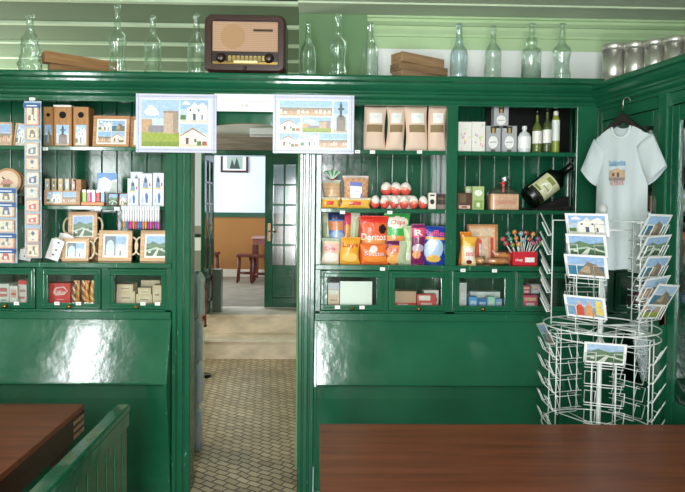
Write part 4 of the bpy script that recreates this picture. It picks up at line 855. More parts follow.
def lab_bottle(px, y0, w_, prof, col, zones, label, Y=.06, z_=None, cat='bottle', name='small_bottle', cap=None, mat='plastic'):
    X, Z = at(px, y0, Y); zb = S1 if z_ is None else z_; h = Z - zb; r = w_/600*(3.4+Y)/2
    t = thing(name, label, cat, (X, Y, zb + .001)); m_ = MB()
    def cf(a, zz):
        for z0_, z1_, a0, a1, c in zones:
            if z0_ <= zz/h <= z1_ and a0 <= a <= a1: return c
        return col
    # dense profile for crisp label edges
    P_ = []
    for (r0, z0_), (r1, z1_) in zip(prof[:-1], prof[1:]):
        k_ = max(1, int((z1_-z0_)*24))
        for q in range(k_): P_.append(((r0 + (r1-r0)*q/k_)*r, (z0_ + (z1_-z0_)*q/k_)*h))
    P_.append((prof[-1][0]*r, prof[-1][1]*h)); m_.lathe(P_, col, mat, 28, cf=cf); m_.build('body', t)
    if cap:
        m_ = MB(); rc = prof[-1][0]*r + .003; m_.lathe([(rc, h*.9), (rc, h*1.0), (rc*.8, h*1.03), (0, h*1.03)], cap, 'plastic', 16); m_.build('cap', t)
    return t
wine = [(1, 0), (1, .55), (.85, .63), (.35, .72), (.3, .97)]
lab_bottle(524.5, 127, 13, [(.9, 0), (1, .15), (1, .6), (.7, .75), (.3, .82), (.3, .96)], H('d8dcdc'), [(.15, .62, .5, 1, H('f0f2f2')), (.32, .38, .6, .9, H('b8bcbc'))], 'short white round bottle right of the grey gift boxes', cap=H('e8e8e8'))
lab_bottle(537.5, 111, 9.5, wine, H('5c6a2e'), [(.2, .52, .5, 1, H('e8e8e0'))], 'olive oil bottle with white oval label, left of the three slim ones', cap=H('111111'), mat='foil')
lab_bottle(547.5, 108, 9, wine, H('46552a'), [(.2, .5, .5, 1, H('eceae4'))], 'olive oil bottle with black neck, middle of the three slim ones', cap=H('111111'), mat='foil')
lab_bottle(556, 112.5, 8, [(1, 0), (1, .8), (.7, .88), (.5, .97)], H('8a9a3c'), [(.3, .8, .5, 1, H('dfe6e0'))], 'slim light green bottle at the right of the three slim ones', cap=H('d8d8d0'), Y=.075)

# second right shelf
z = S2
def ce(u, v):
    if v > .9: return H('cfd6cc')
    return H('d8b088') if (int(v*14) % 2) else H('e0be98')
t = bag((322.5, 341, 180, 211), .11, z, .07, ce, 'clear bag of finger biscuits with green twisted top', mat='film', name='biscuit_bag', cat='biscuit bag', seed=2)
m_ = MB(); W0 = .05; h0 = at(330, 180, .11)[1] - S2
for k in range(7):
    a = -.9 + k*.3; m_.add([(-.004, 0, h0), (.004, 0, h0), (math.sin(a)*.055 + .008, -.012 + .006*(k % 2), h0 + .03 + .028*math.cos(a)), (math.sin(a)*.055 - .014, .004, h0 + .03 + .028*math.cos(a))], [(0, 1, 2, 3)], H('4f9a62') if k % 2 else H('c9dccb'), 'film')
m_.tube([(-.012, 0, h0), (0, -.008, h0 + .002), (.012, 0, h0), (0, .008, h0)], .004, H('c8402c'), 'plastic', 6, True); m_.build('twisted_top', t)['label'] = 'green crumpled top with red tie'
t = bag((342.5, 368.5, 176, 211), .11, z, .085, lambda u, v: H('e6d6ce') if v > .93 else (H('d79c74') if (int(u*9)+int(v*12)) % 2 else H('e3b490')), 'clear bag of sweet rolls with blue and white label', mat='film', name='biscuit_bag', cat='biscuit bag', seed=5)
h0 = at(355, 176, .11)[1] - S2
m_ = MB(); m_.plate([(-.032, h0*.3), (.036, h0*.27), (.03, h0*.78), (-.036, h0*.8)], -.056, -.054, H('e9eaf2'), 'print'); m_.plate([(-.0365, h0*.68), (.031, h0*.66), (.03, h0*.785), (-.0365, h0*.805)], -.058, -.056, H('2f4fa8'), 'print'); m_.plate([(.024, h0*.3), (.037, h0*.27), (.034, h0*.45), (.026, h0*.45)], -.058, -.056, H('2f4fa8'), 'print')
m_.box(-.02, .02, -.0568, -.056, h0*.5, h0*.52, H('9aa0b8'), 'print'); m_.box(-.02, .02, -.0568, -.056, h0*.42, h0*.44, H('9aa0b8'), 'print'); m_.build('label', t)
yb = lambda u, v: H('d8443a') if (.3 < u < .7 and .3 < v < .65) else (H('e8dcc0') if v > .8 else H('eab64c'))
bag((321, 340, 197.5, 210.5), .035, z, .04, yb, 'low yellow sweet pack in front of the finger biscuits', seed=6, name='sweet_pack', cat='sweet pack'); bag((340.5, 370.5, 198, 210.5), .035, z, .04, yb, 'wide yellow sweet pack with red print in front of the sweet rolls', seed=7, name='sweet_pack', cat='sweet pack')
def egg(px, py_top, zb, label, Y, seed):
    R_ = random.Random(seed); X, Z = at(px, py_top, Y); h = .078; r = .034; m_ = MB(); ph = R_.random()*6
    prof = [(r*math.sin(PI*k/14)*(1 + .08*math.cos(PI*k/14)), h/2 - h/2*math.cos(PI*k/14)) for k in range(15)]
    m_.lathe(prof, WHITE, 'foil', 24, cf=lambda a, zz: (H('f3ece4') if zz/h > .52 + .12*math.sin(a*4*PI + ph) else (H('f0a080') if zz/h > .45 + .1*math.sin(a*6*PI) else H('de5a4c'))))
    m_.add([], [], WHITE)
    o = m_.build('chocolate_egg'); o.location = (X, Y, zb + .001); tag(o, label, 'chocolate egg', 'wrapped chocolate eggs'); o.rotation_euler = (0, 0, ph); return o
ordn = ['first', 'second', 'third', 'fourth', 'fifth', 'sixth']
for k in range(6): egg(375.2 + k*9.6, 196, S2, ordn[k] + ' red and white chocolate egg from the left in the lower row', .05, k + (10 if k % 2 else 0)).scale = (.8, .8, .98)
mb = MB(); x0 = at(382, 196, .1)[0]; x1 = at(413, 196, .1)[0]; mb.box(x0, x1, .085, .15, S2 + .001, S2 + .078, H('d8c8bc'), 'film'); tag(mb.build('egg_tray'), 'pale tray under the upper row of chocolate eggs', 'tray')
for k in range(3): egg(386.5 + k*9.6, 183, S2 + .0785, ['left', 'middle', 'right'][k] + ' chocolate egg of the upper row of three', .115, 30 + k)
carton((428.5, 436, 193, 211), .05, S2, .03, H('e8e2d4'), 'small cream box with black oval right of the chocolate eggs', [('p', [(.5 + .3*math.cos(a*PI/6), .45 + .16*math.sin(a*PI/6)) for a in range(12)], H('1f1a18')), ('r', .2, .8, .8, .9, H('4a3a30'))])
carton((436.8, 446, 194, 211), .06, S2, .04, H('2e1e16'), 'dark brown box beside the cream box, next to the stile', [('r', 0, 0, 1, .3, H('8f7a6c')), ('r', .1, .6, .9, .75, H('6a5040'))])
carton((457.5, 471.5, 193, 212), .05, S2, .05, H('54332a'), 'brown box with cream print left of the green soap box', [('r', .1, .05, .9, .25, H('d8c4b0')), ('r', .15, .4, .6, .9, H('6d5a3c')), ('r', .3, .1, .7, .2, H('a04a38'))])
carton((472.5, 484, 186.5, 212), .045, S2, .05, H('a9bf7c'), 'green box with white round label right of brown box', [('p', [(.5 + .34*math.cos(a*PI/6), .72 + .13*math.sin(a*PI/6)) for a in range(12)], H('eef2e8')), ('r', .1, .05, .9, .4, H('8aa858')), ('r', .35, .1, .65, .3, H('dfe8cc'))])
carton((465.5, 472, 186.5, 193), .12, S2, .04, H('b8c890'), 'pale green box peeking out behind the brown box', [('r', .1, .1, .9, .9, H('dfe4cc'))])
t = thing('bread_bag', 'bag of sliced toast tied with red ribbon on the second right shelf', 'bread bag', (at(503, 200, .1)[0], .06, S2 + .001))
x0, x1, z0, z1 = RX(488.5, 518, 194, 212, .06); hw = (x1-x0)/2; h = z1-S2
mb = MB()
for k in range(7): mb.box(-hw + .004, hw - .004, .004 + k*.013, .015 + k*.013, 0, h - .004*(k % 2), H('d79a72') if k % 2 else H('dfae8a'), 'matte')
mb.art(-hw + .004, hw - .004, 0, h, .004, [('r', .06, .1, .94, .9, H('e6bd9c')), ('r', .1, .35, .9, .6, H('dc9f86'))]); mb.build('bread', t, bevel=.004)
mb = MB(); N_ = 16
rings = [(hw, 0, 1), (hw + .001, h, 1), (hw*.9, h + .02, .9), (hw*.5, h + .042, .5), (.014, h + .055, .25), (.012, h + .068, .2), (.03, h + .09, .3), (.045, h + .1, .3)]
v = []; f = []
for (rw, zz, dd) in rings:
    for i in range(N_):
        a = 2*PI*i/N_; c_, s_ = math.cos(a), math.sin(a); sg = lambda q: math.copysign(abs(q)**.35, q) if rw > hw*.8 else q
        off = .02 if zz > h + .08 else 0
        v.append((sg(c_)*rw + off + (.004*math.sin(5*a) if zz > h else 0), .05 + sg(s_)*.05*dd, zz + (.008*math.sin(3*a) if zz > h + .08 else 0)))
for j in range(len(rings)-1):
    for i in range(N_): f.append((j*N_+i, j*N_+(i+1) % N_, (j+1)*N_+(i+1) % N_, (j+1)*N_+i))
mb.add(v, f, GR, 'cellophane', True); mb.build('clear_wrapper', t)
mb = MB(); mb.tube([(.014*math.cos(k*PI/4), .05 + .014*math.sin(k*PI/4), h + .06 + .001*k) for k in range(8)], .006, H('d8303a'), 'plastic', 6, True); mb.box(-.008, .004, .03, .036, h + .01, h + .06, H('e06068'), 'print'); mb.build('ribbon', t)['label'] = 'red ribbon'
# big tilted bottle
bX, bZ = at(544, 189, .12)
t = thing('large_bottle', 'large black olive oil bottle with cream label lying tilted on the second shelf', 'bottle', (bX, .12, bZ + .012), (0, math.radians(52), 0))
def bcf(a, zz): return H('17211a')
L = .25; R0 = .068
mb = MB(); mb.lathe([(0, -.12), (R0*.92, -.12), (R0, -.11), (R0, .06), (R0*.9, .09), (R0*.45, .12), (R0*.3, .135), (R0*.28, .19), (R0*.34, .192), (R0*.34, .205), (0, .205)], H('0b0f0c'), 'plastic', 36); mb.build('body', t)
mb = MB()
def wrap(z0_, z1_, a0, a1, col, rr):
    v = []; f = []; N_ = 14
    for k in range(N_ + 1):
        a = math.radians(a0 + (a1-a0)*k/N_); v += [(rr*math.sin(a), -rr*math.cos(a), z0_), (rr*math.sin(a), -rr*math.cos(a), z1_)]
    for k in range(N_): f.append((2*k, 2*k+2, 2*k+3, 2*k+1))
    mb.add(v, f, col, 'print', True)
wrap(-.085, .055, -65, 65, H('d3d3a8'), R0 + .0006); wrap(-.085, -.06, -60, 60, H('23251c'), R0 + .001); wrap(-.055, -.04, -50, -10, H('7f8a4c'), R0 + .001); wrap(.02, .045, -35, 10, H('8a9250'), R0 + .001)
v = []; N_ = 20
for k in range(N_):
    a = 2*PI*k/N_; an = .5*math.cos(a)*.95; v.append(((R0+.0014)*math.sin(an), -(R0+.0014)*math.cos(an), -.015 + .034*math.sin(a)))
mb.add(v, [tuple(range(N_))], H('f2f2ea'), 'print'); wrap(-.02, -.012, -20, 20, H('9a9a8c'), R0 + .002); mb.build('label', t)['label'] = 'cream and olive label'
x0, x1, z0, z1 = RX(526, 572, 203, 212, .12); cxb = (x0+x1)/2
mb = MB(); mb.plate([(x0, S2 + .001), (x1, S2 + .001), (x1, S2 + .085), (x1 - .03, S2 + .085), (x0 + .06, S2 + .012), (x0, S2 + .012)], .17, .19, H('15110d'), 'wood'); mb.plate([(x0 + .02, S2 + .001), (x1, S2 + .001), (x1, S2 + .03), (x0 + .08, S2 + .012)], .06, .08, H('15110d'), 'wood')
mb.box(x0 + .02, x1, .08, .17, S2 + .001, S2 + .008, H('15110d'), 'wood'); tag(mb.build('bottle_cradle'), 'dark cradle under the large tilted oil bottle', 'bottle cradle')

# third right level: crisps
z = S3
OR = H('e8762a'); YE = H('f0b43c'); RE = H('d8322c'); PU = H('6a1f54'); BU = H('2447a8'); CLR = H('c9d2c0')
W = H('fbf4ec')
bag((321, 334, 213, 246), .17, z, .05, rcf([('r', 0, .5, 1, .8, H('aab890'))], H('c9cfb4')), 'pale green snack bag at far left of the crisps, back row', seed=1)
bag((328.5, 345, 211, 246), .12, z + 0, .045, rcf([('r', 0, .82, 1, 1, H('26365e')), ('r', 0, .62, .9, .8, H('e08a58')), ('e', .5, .4, .6, .22, H('9db6e0'))], H('5f83c8')), 'blue and white snack bag with dark top, back row left', seed=2)
bag((340.5, 352, 212, 245), .17, z, .05, rcf([('e', .5, .85, .6, .12, H('e84a5a')), ('e', .6, .5, .5, .25, H('f0a048'))], H('e0582e')), 'red and orange snack bag behind the yellow crisps bag', seed=3)
bag((350.5, 359.5, 213, 240), .15, z, .04, rcf([('r', .2, .1, .8, .9, H('b9c79c'))], H('d5dbc0')), 'narrow green and clear snack bag left of the orange corn chips', seed=4)
bag((321.5, 339.5, 238.5, 264.5), .05, z, .05, rcf([('e', .5, .25, .45, .2, H('f8f0e4')), ('r', .1, .45, .9, .8, H('f0c0b8')), ('r', 0, .9, 1, 1, H('b8c8b0'))], H('ecd8b8')), 'white and pink snack bag at the front left end', [('Cris', .45, .6, .2, .6, H('d04a5a'))], seed=5)
bag((340, 360, 237.5, 265), .05, z, .055, rcf([('e', .5, .25, .4, .18, H('f8cc70'))], H('f0a838')), 'yellow crisps bag with red round-letter logo in the front row', [('Lays', .5, .72, .24, .78, H('c8202a'))], seed=6)
bag((357.5, 388, 216, 250), .12, z, .06, rcf([('r', 0, .85, 1, 1, H('e83c2e')), ('e', .8, .72, .13, .1, H('2a1218')), ('e', .5, .35, .5, .2, H('f2a05a')), ('r', 0, 0, .12, 1, H('c8482a'))], H('e8643a')), 'orange corn chips bag with white lettering in the back row', [('Doritos', .52, .55, .2, .8, W)], seed=7)
bag((360.5, 387.5, 244, 265), .05, z, .05, rcf([('e', .5, .75, .15, .18, H('f4e2dc')), ('e', .5, .3, .45, .2, H('f2903c'))], H('ec7430')), 'orange snack bag with white and red logo, front row', [('Santa', .5, .5, .32, .78, H('c8281f')), ('Santa', .5, .52, .3, .74, W)], seed=8)
bag((384, 410.5, 213.5, 246), .13, z, .055, rcf([('e', .5, .82, .45, .12, H('f2e8d8')), ('r', 0, .25, 1, .55, H('f0a050')), ('e', .4, .3, .3, .12, H('f8d070'))], H('3fae4e')), 'green topped crisps bag in the back row', [('Chips', .5, .82, .12, .55, H('d8502c'))], seed=9)
bag((384.5, 407, 241, 265), .055, z, .045, rcf([('e', .42, .55, .38, .28, H('f0884a')), ('e', .4, .2, .3, .2, H('f2b060')), ('r', .62, 0, 1, 1, H('b8c4a4'))], PU), 'purple and orange snack bag in the front row middle', [('3D', .38, .6, .26, .4, H('d8408a'))], seed=10)
bag((403.5, 413.5, 226, 265.5), .065, z, .035, rcf([('r', .2, .1, .9, .3, H('d8dcc8')), ('r', .0, .6, 1, .7, H('a8bc88'))], H('b9c99c')), 'narrow pale green snack bag next to the purple one', seed=11)
bag((411.5, 425.5, 224, 267), .04, z, .04, rcf([('r', 0, .68, 1, .9, H('e8507a')), ('e', .5, .4, .45, .1, H('c8b0c0')), ('e', .4, .25, .3, .1, H('f0a070'))], H('7a2058')), 'purple and pink snack bag left of the blue crisps bag', [('R', .5, .78, .2, .6, W)], seed=12, rot=(0, -.03, 0))
bag((421, 446, 226.5, 266), .07, z, .06, rcf([('e', .45, .4, .42, .28, H('bcd4f2')), ('e', .5, .15, .3, .1, H('f0c060')), ('r', .05, .66, .95, .72, H('f0a050'))], BU), 'blue crisps bag at the right end of the row', [('Ruffles', .48, .82, .22, .85, H('f05a78'))], seed=13, rot=(0, .04, 0))
bag((436, 446, 240, 265), .14, z, .04, rcf([('e', .5, .5, .4, .3, H('f0a858'))], H('b85a2c')), 'small orange snack bag half hidden behind the blue crisps bag', seed=14)
# second compartment
bag((459.5, 471, 232, 266), .1, z, .04, rcf([('r', 0, .75, 1, 1, H('e8861c')), ('e', .5, .3, .4, .2, H('c84028'))], H('d8782c')), 'orange biscuit pack behind the yellow and white one', seed=15, name='biscuit_pack', cat='biscuit pack')
bag((461.5, 476, 237, 267), .05, z, .04, rcf([('r', 0, .68, 1, 1, H('f0b844')), ('r', .2, .05, .8, .6, H('f4eee6')), ('e', .5, .1, .2, .08, H('7a2a20'))], H('efcf94')), 'yellow and white biscuit pack with red lettering at the front left', [('BIS', .5, .38, .2, .5, H('d83a4a'))], seed=16, name='biscuit_pack', cat='biscuit pack')
framed((468, 498.5, 224.5, 266), .15, z, 'tan wafer box with orange and red printed border', [('r', 0, 0, 1, 1, H('e6b48a')), ('r', .05, .72, .95, .93, H('e8cfae')), ('p', [(.1, .3), (.3, .7), (.5, .6), (.45, .1), (.15, .1)], H('d8604a')), ('p', [(.45, .1), (.5, .62), (.7, .68), (.75, .1)], H('f0d0b8')), ('r', .82, .05, .93, .68, H('d05040')), ('r', .4, .1, .46, .5, H('f8f0ea'))], col=H('b88452'), fr=.01, thk=.04, name='wafer_box', cat='box', lean=.06)
for k, (a, b_, t_) in enumerate(((475.5, 486, 256), (486.5, 511, 257), (492, 513, 250.5))):
    X0, X1, _, Z1 = RX(a, b_, t_, 267, (.045, .04, .1)[k]); t = thing('pastry_pack', ['small wrapped pastry between biscuit pack and croissants', 'front wrapped croissant left of the lollipop tub', 'rear wrapped croissant behind the front one'][k], 'pastry', ((X0+X1)/2, (.045, .04, .1)[k], S3 + .001))
    W_ = X1-X0; h = (Z1 - S3); m_ = MB(); N_ = 9
    P_ = [(W_*.42*math.cos(PI - PI*q/N_), .004*math.sin(q), h*.4 + h*.1*math.sin(PI*q/N_)) for q in range(N_+1)]
    seg = 10; v = []; f = []
    for q, p in enumerate(P_):
        rr = h*.38*(.35 + .65*math.sin(PI*(q+.4)/(N_+.8)))*(1 + .1*(q % 2))
        for i in range(seg): an = 2*PI*i/seg; v.append((p[0], p[1] + rr*math.cos(an)*.8, max(p[2] + rr*math.sin(an), .001)))
    for q in range(N_):
        for i in range(seg): f.append((q*seg+i, q*seg+(i+1) % seg, (q+1)*seg+(i+1) % seg, (q+1)*seg+i))
    m_.add(v, f, H('c8834c'), 'matte', True); m_.build('pastry', t)
    m_ = MB(); bagmesh(m_, W_, h, .045, lambda u, v: GR, 10, 10, 'cellophane', k + 3); m_.build('clear_wrapper', t)
# lollipops
x0, x1, z0, z1 = RX(513, 537, 252, 267, .03); cx = (x0+x1)/2; hw = (x1-x0)/2; h = z1-S3
mb = MB(); mb.box(cx - hw, cx + hw, .03, .034, S3 + .001, S3 + h, H('cc2230'), 'print'); mb.box(cx - hw, cx + hw, .116, .12, S3 + .001, S3 + h, H('cc2230'), 'print'); mb.box(cx - hw, cx - hw + .004, .034, .116, S3 + .001, S3 + h, H('cc2230'), 'print'); mb.box(cx + hw - .004, cx + hw, .034, .116, S3 + .001, S3 + h, H('cc2230'), 'print')
mb.box(cx - hw + .004, cx + hw - .004, .034, .116, S3 + h*.55, S3 + h*.62, H('a81c28'), 'print'); mb.box(cx + hw*.0, cx + hw*.8, .0292, .03, S3 + h*.25, S3 + h*.6, H('f4eeee'), 'print'); mb.text('chup', cx - hw*.5, S3 + h*.42, h*.3, .0294, H('f4e0e0')); tag(mb.build('lollipop_tub'), 'red square tub full of lollipops on the lowest right shelf', 'tub')
lc = [('d8434a', 'red'), ('3f9a8a', 'teal'), ('e08a4a', 'orange'), ('7ab0c8', 'pale blue'), ('a83a48', 'dark red'), ('e0b060', 'yellow'), ('c85a8a', 'pink'), ('7a9a4a', 'green')]
pos = [(503, 239), (508, 233.5), (514.5, 232), (521, 233.5), (526.5, 233), (533, 234), (538, 239), (541, 243), (506, 243.5), (510.5, 239), (516, 238), (523.5, 240), (529.5, 239.5), (518.5, 244), (533, 243), (512.5, 245)]
for k, (a, b_) in enumerate(pos):
    Y = (.05, .07, .09, .06)[k % 4] - (.02 if b_ > 241 else 0); X, Z = at(a, b_, Y); c, nm = lc[k % 8]
    bx_, bz2 = cx + (X - cx)*.45, S3 + h*.63; t = thing('lollipop', '%s wrapped lollipop in the red tub, %s' % (nm, ['upper left fan', 'outer left of upper fan', 'top row left of middle', 'top row middle', 'top row right of middle', 'upper right', 'outer right side', 'far right low', 'lowest at the left', 'inner left', 'centre behind stick cluster', 'centre right', 'inner right', 'low in the centre', 'low at the right', 'low at centre left'][k]), 'lollipop', (bx_, .075, bz2), group='lollipops in the red tub')
    d = Vector((X - bx_, Y - .075, Z - bz2)); m_ = MB(); m_.tube([(0, 0, 0), tuple(d)], .0024, H('f2f0ec'), 'plastic', 6); m_.build('stick', t)
    m_ = MB(); r = .0145; c2 = H(lc[(k*3 + 1) % 8][0]); m_.lathe([(r*math.sin(PI*q/10), -r*math.cos(PI*q/10)) for q in range(11)], H(c), 'foil', 14, c=tuple(d), cf=lambda a_, z_: c2 if int(a_*6) % 2 and z_ > 0 else H(c)); m_.build('candy', t)

# ================================================================== T-SHIRT ON HANGER
pA = Vector((at(620, 100, -.35)[0], -.35, at(620, 100, -.35)[1]))
sh_rz = -math.radians(54)
ts = thing('tshirt', 'white t-shirt with small printed picture hanging on the dark side cabinet', 't-shirt', (1.513, -.43, 0), (0, 0, sh_rz))
zt = zat(620, 124, -.37); zbm = zat(620, 268, -.37); hw = .132
mb = MB()
nx, ny = 24, 30
def shx(u, v):
    # half outline: v=0 hem, v=1 shoulder line
    w_ = hw*(1.0 - .05*v) if v < .78 else hw*(.95 + .10*(v - .78)/.22)
    return (u - .5)*2*w_
def shz(u, v):
    d = abs(u - .5)*2; top = zt - .075*d**1.3
    if d < .38: top = zt - .02 - .055*math.sqrt(max(0, 1 - (d/.38)**2))
    return zbm + (top - zbm)*v + .006*math.sin(u*12)*(1-v)
for s_ in (1, -1):
    v = []; f = []
    for j in range(ny + 1):
        for i in range(nx + 1):
            u, vv = i/nx, j/ny; bl = (.03*math.sin(PI*u)**.6)*(1 - .5*vv) + .002; fold = .007*math.sin(u*19 + vv*2)*(1 - vv*.8)
            zz = shz(u, vv) if s_ > 0 else shz(u, vv) + (.045*vv if abs(u-.5) < .19 else 0)
            v.append((shx(u, vv), -s_*bl + fold, zz))
    for j in range(ny):
        for i in range(nx): k = j*(nx+1)+i; q = (k, k+1, k+nx+2, k+nx+1); f.append(q if s_ > 0 else q[::-1])
    mb.add(v, f, H('c0cacd'), 'cloth', True)
body = mb.build('body', ts)
for s_ in (-1, 1):
    mb = MB(); seg = 16; v = []; f = []; NR = 8
    for j in range(NR + 1):
        t_ = j/NR; cx_ = s_*(hw*.80 + .068*t_); cz_ = zt - .105 - .165*t_; ra = .068 + .004*t_; rb = .022 + .006*t_; ang = s_*(1.0 - .1*t_)
        for i in range(seg):
            a = 2*PI*i/seg; px_, py_ = ra*math.cos(a), rb*math.sin(a)*(1 + .15*math.sin(3*a + j)); v.append((cx_ + px_*math.sin(ang)*.75*s_*s_, py_, cz_ + px_*math.cos(ang)))
    for j in range(NR):
        for i in range(seg): f.append((j*seg+i, j*seg+(i+1) % seg, (j+1)*seg+(i+1) % seg, (j+1)*seg+i))
    f.append(tuple(range(seg))[::-1]); mb.add(v, f, H('c0cacd'), 'cloth', True); mb.build('sleeve', ts)
mb = MB(); P_ = [((k/12 - .5)*2*hw*.36, -.016, zt - .022 - .055*math.sqrt(max(0, 1 - ((k/12-.5)*2)**2))) for k in range(13)]; mb.tube(P_, .006, H('d3dcde'), 'cloth', 8); mb.build('collar', ts)
mb = MB(); zc_ = zt - .25
def sy(X, Z): return -.036
mb.art(-.045, .035, zc_ - .04, zc_ + .03, -.034, [('r', 0, 0, 1, 1, H('b7a08e')), ('r', 0, .7, 1, 1, H('c3d2dc')), ('p', [(.1, .3), (.15, .75), (.5, .85), (.85, .7), (.9, .3)], H('c8a888')), ('r', .2, .3, .35, .55, H('6d5244')), ('r', .5, .25, .65, .55, H('6d5244')), ('r', 0, 0, 1, .2, H('8f7f78'))])
mb.text('Saldonha', -.005, zc_ + .045, .038, -.036, H('4f93c4'), wid=.085); mb.text('ALTENTE', -.005, zc_ - .055, .03, -.036, H('c07a78'), wid=.07); p = mb.build('printed_motif', ts); p['label'] = 'blue lettering over a small building picture'
hg = thing('coat_hanger', 'dark hanger with wire hook carrying the white t-shirt', 'hanger', (1.513, -.43, 0), (0, 0, sh_rz))
mb = MB(); zz = zt; mb.plate([(-.12, zz - .065), (-.11, zz - .05), (0, zz + .05), (.11, zz - .05), (.12, zz - .065), (0, zz + .0)], -.012, .012, H('17120f'), 'plastic'); mb.build('bar', hg, bevel=.004)
mb = MB(); mb.tube([(0, 0, zz + .05), (0, 0, zz + .1)] + [(.018 - .018*math.cos(a), 0, zz + .10 + .018*math.sin(a)*1.2) for a in (.5, 1.2, 1.9, 2.6, 3.2)], .0028, H('b0aea6'), 'metal', 8); mb.build('hook', hg)['label'] = 'bare wire hook'

# ================================================================== POSTCARD RACK
RC = Vector((at(601, 300, -.66)[0], -.66, 0)); WC = H('dfe4e2')
rk = thing('postcard_rack', 'white wire rotating postcard rack with two tiers in front of the right cabinet', 'postcard rack', tuple(RC))
ZU1, ZU0, ZL1, ZL0 = 1.56, 1.115, 1.075, .64
def ring(m_, r, z_, rad=.003): m_.tube([(r*math.cos(2*PI*k/36), r*math.sin(2*PI*k/36), z_) for k in range(36)], rad, WC, 'plastic', 6, True)
mb = MB(); mb.tube([(0, 0, .02), (0, 0, 1.63)], .011, WC, 'plastic', 10); mb.lathe([(0, 0), (.011, 0), (.018, .012), (.02, .028), (.012, .045), (0, .05)], H('c8ccca'), 'plastic', 16, c=(0, 0, 1.63)); mb.build('pole', rk)
mb = MB()
for k in range(4): a = k*PI/2 + .4; mb.tube([(0, 0, .06), (.2*math.cos(a), .2*math.sin(a), .03), (.26*math.cos(a), .26*math.sin(a), .008)], .008, WC, 'plastic', 8)
mb.build('foot', rk)
r0 = .215
for nm, zz_, rr in (('upper_ring', ZU1, .12), ('upper_bottom_ring', ZU0, .25), ('lower_top_ring', ZL1, .25), ('lower_bottom_ring', ZL0, .25)):
    mb = MB(); ring(mb, rr, zz_)
    for k in range(3): a = k*PI*2/3; mb.tube([(0, 0, zz_), (rr*math.cos(a), rr*math.sin(a), zz_)], .0028, WC, 'plastic', 6)
    mb.build('ring', rk)
PWD = .155
def pocket_mesh():
    m_ = MB(); w_ = PWD/2; hh = .055; o_ = .045
    # local: origin at pocket bottom back centre, outward = -y
    m_.tube([(-w_, 0, .0), (-w_*1.0, -.02, -.006), (w_*1.0, -.02, -.006), (w_, 0, 0)], .0022, WC, 'plastic', 5)
    for s_ in (-1, 1):
        m_.tube([(s_*w_, 0, .0), (s_*w_, -.02, -.006), (s_*w_, -.02 - .028, hh), (s_*w_*.45, -.02 - .03, hh), (s_*w_*.45, -.02, -.006)], .0022, WC, 'plastic', 5)
    m_.tube([(-w_, 0, .06), (w_, 0, .06)], .002, WC, 'plastic', 5)
    return m_
proto = None
# azimuth from the viewer side, positive to the right
def dirv(a): return Vector((math.sin(a), -math.cos(a), 0))
cols_u = [math.radians(x) for x in (-40, 30, 104, 176, -112)]
cols_l = [math.radians(x) for x in (-21, 51, 123, 195, -93)]
def tier(cols, z_top, z_bot, bases):
    global proto
    for a in cols:
        m_ = MB(); M_ = Matrix.Rotation(a, 4, 'Z') @ Matrix.Translation((0, -r0, 0)); m_.M = M_
        for s_ in (-1, 1): m_.tube([(s_*PWD/2*.62, 0, z_bot), (s_*PWD/2*.62, 0, z_top)], .0028, WC, 'plastic', 6)
        for zz_ in (z_bot, z_top): m_.tube([(-PWD/2*.62, 0, zz_), (PWD/2*.62, 0, zz_)], .0024, WC, 'plastic', 6); 
        m_.tube([(0, r0, z_bot), (0, 0, z_bot)], .0024, WC, 'plastic', 6); m_.tube([(0, r0, z_top), (0, 0, z_top)], .0024, WC, 'plastic', 6); m_.build('column_frame', rk)
        for b_ in bases:
            if proto is None: o = pocket_mesh().build('pocket', rk); proto = o
            else: o = proto.copy(); COL.objects.link(o); o.parent = rk
            o.matrix_local = Matrix.Rotation(a, 4, 'Z') @ Matrix.Translation((0, -r0, b_))
BU_ = [1.535 - .0885*k for k in range(5)]; BLo = [.99 - .0825*k for k in range(5)]
tier(cols_u, 1.60, ZU0, BU_); tier(cols_l, ZL1, ZL0, BLo)
pnames = ['top', 'second', 'third', 'fourth', 'bottom']
def postcard(a, b_, kind, label, w_=.175, h_=.112, seed=0, roll=0, dx=0, tiltx=.45, border=.07, out=.008):
    m_ = MB(); m_.M = Matrix.Rotation(tiltx, 4, 'X') @ Matrix.Rotation(roll, 4, 'Y'); m_.box(-w_/2, w_/2, -.0006, .0006, .002, h_, H('eef0ee'), 'print')
    m_.art(-w_/2, w_/2, .002, h_, -.0007, sub(pic(kind, random.Random(seed)), border, border*1.3, 1-border, 1 - border*1.3), step=.00004)
    o = m_.build('postcard'); p = RC + dirv(a)*(r0 + out) ; o.location = (p.x, p.y, b_ - .001); o.rotation_euler = (0, 0, a); return tag(o, label, 'postcard', 'postcards in the wire rack')
A = cols_u[0]
postcard(A, BU_[0], 'church', 'postcard of a palace in the top pocket of the front column', seed=1, w_=.175)
postcard(A, BU_[1], 'valley', 'green landscape postcard in the second pocket of the front column', seed=2, w_=.165)
postcard(A, BU_[2], 'sea', 'postcard of a grey rock in the third pocket of the front column', seed=3, w_=.175)
postcard(A, BU_[4], 'people', 'postcard with two people in the bottom pocket of front upper column', seed=4, w_=.17)
A = cols_u[1]
for k, (kd, tx) in enumerate((('sea', 'postcard of a cliff under blue sky in the top pocket of right column'), ('valley', 'postcard with trees in the second pocket of the right column'), ('sea', 'postcard of blue sea and red rock in the third pocket of right column'), ('town', 'postcard of town roofs in the fourth pocket of the right column'), ('castle', 'postcard of ruins in the bottom pocket of the upper right column'))):
    postcard(A, BU_[k], kd, tx, seed=20 + k, roll=(.03, -.03, .02, -.05, .08)[k])
postcard(A, BU_[3] - .028, 'sea', 'tilted rocky coast postcard wedged between fourth and bottom pockets at right', seed=40, roll=.12, out=.045)
A = cols_u[4]
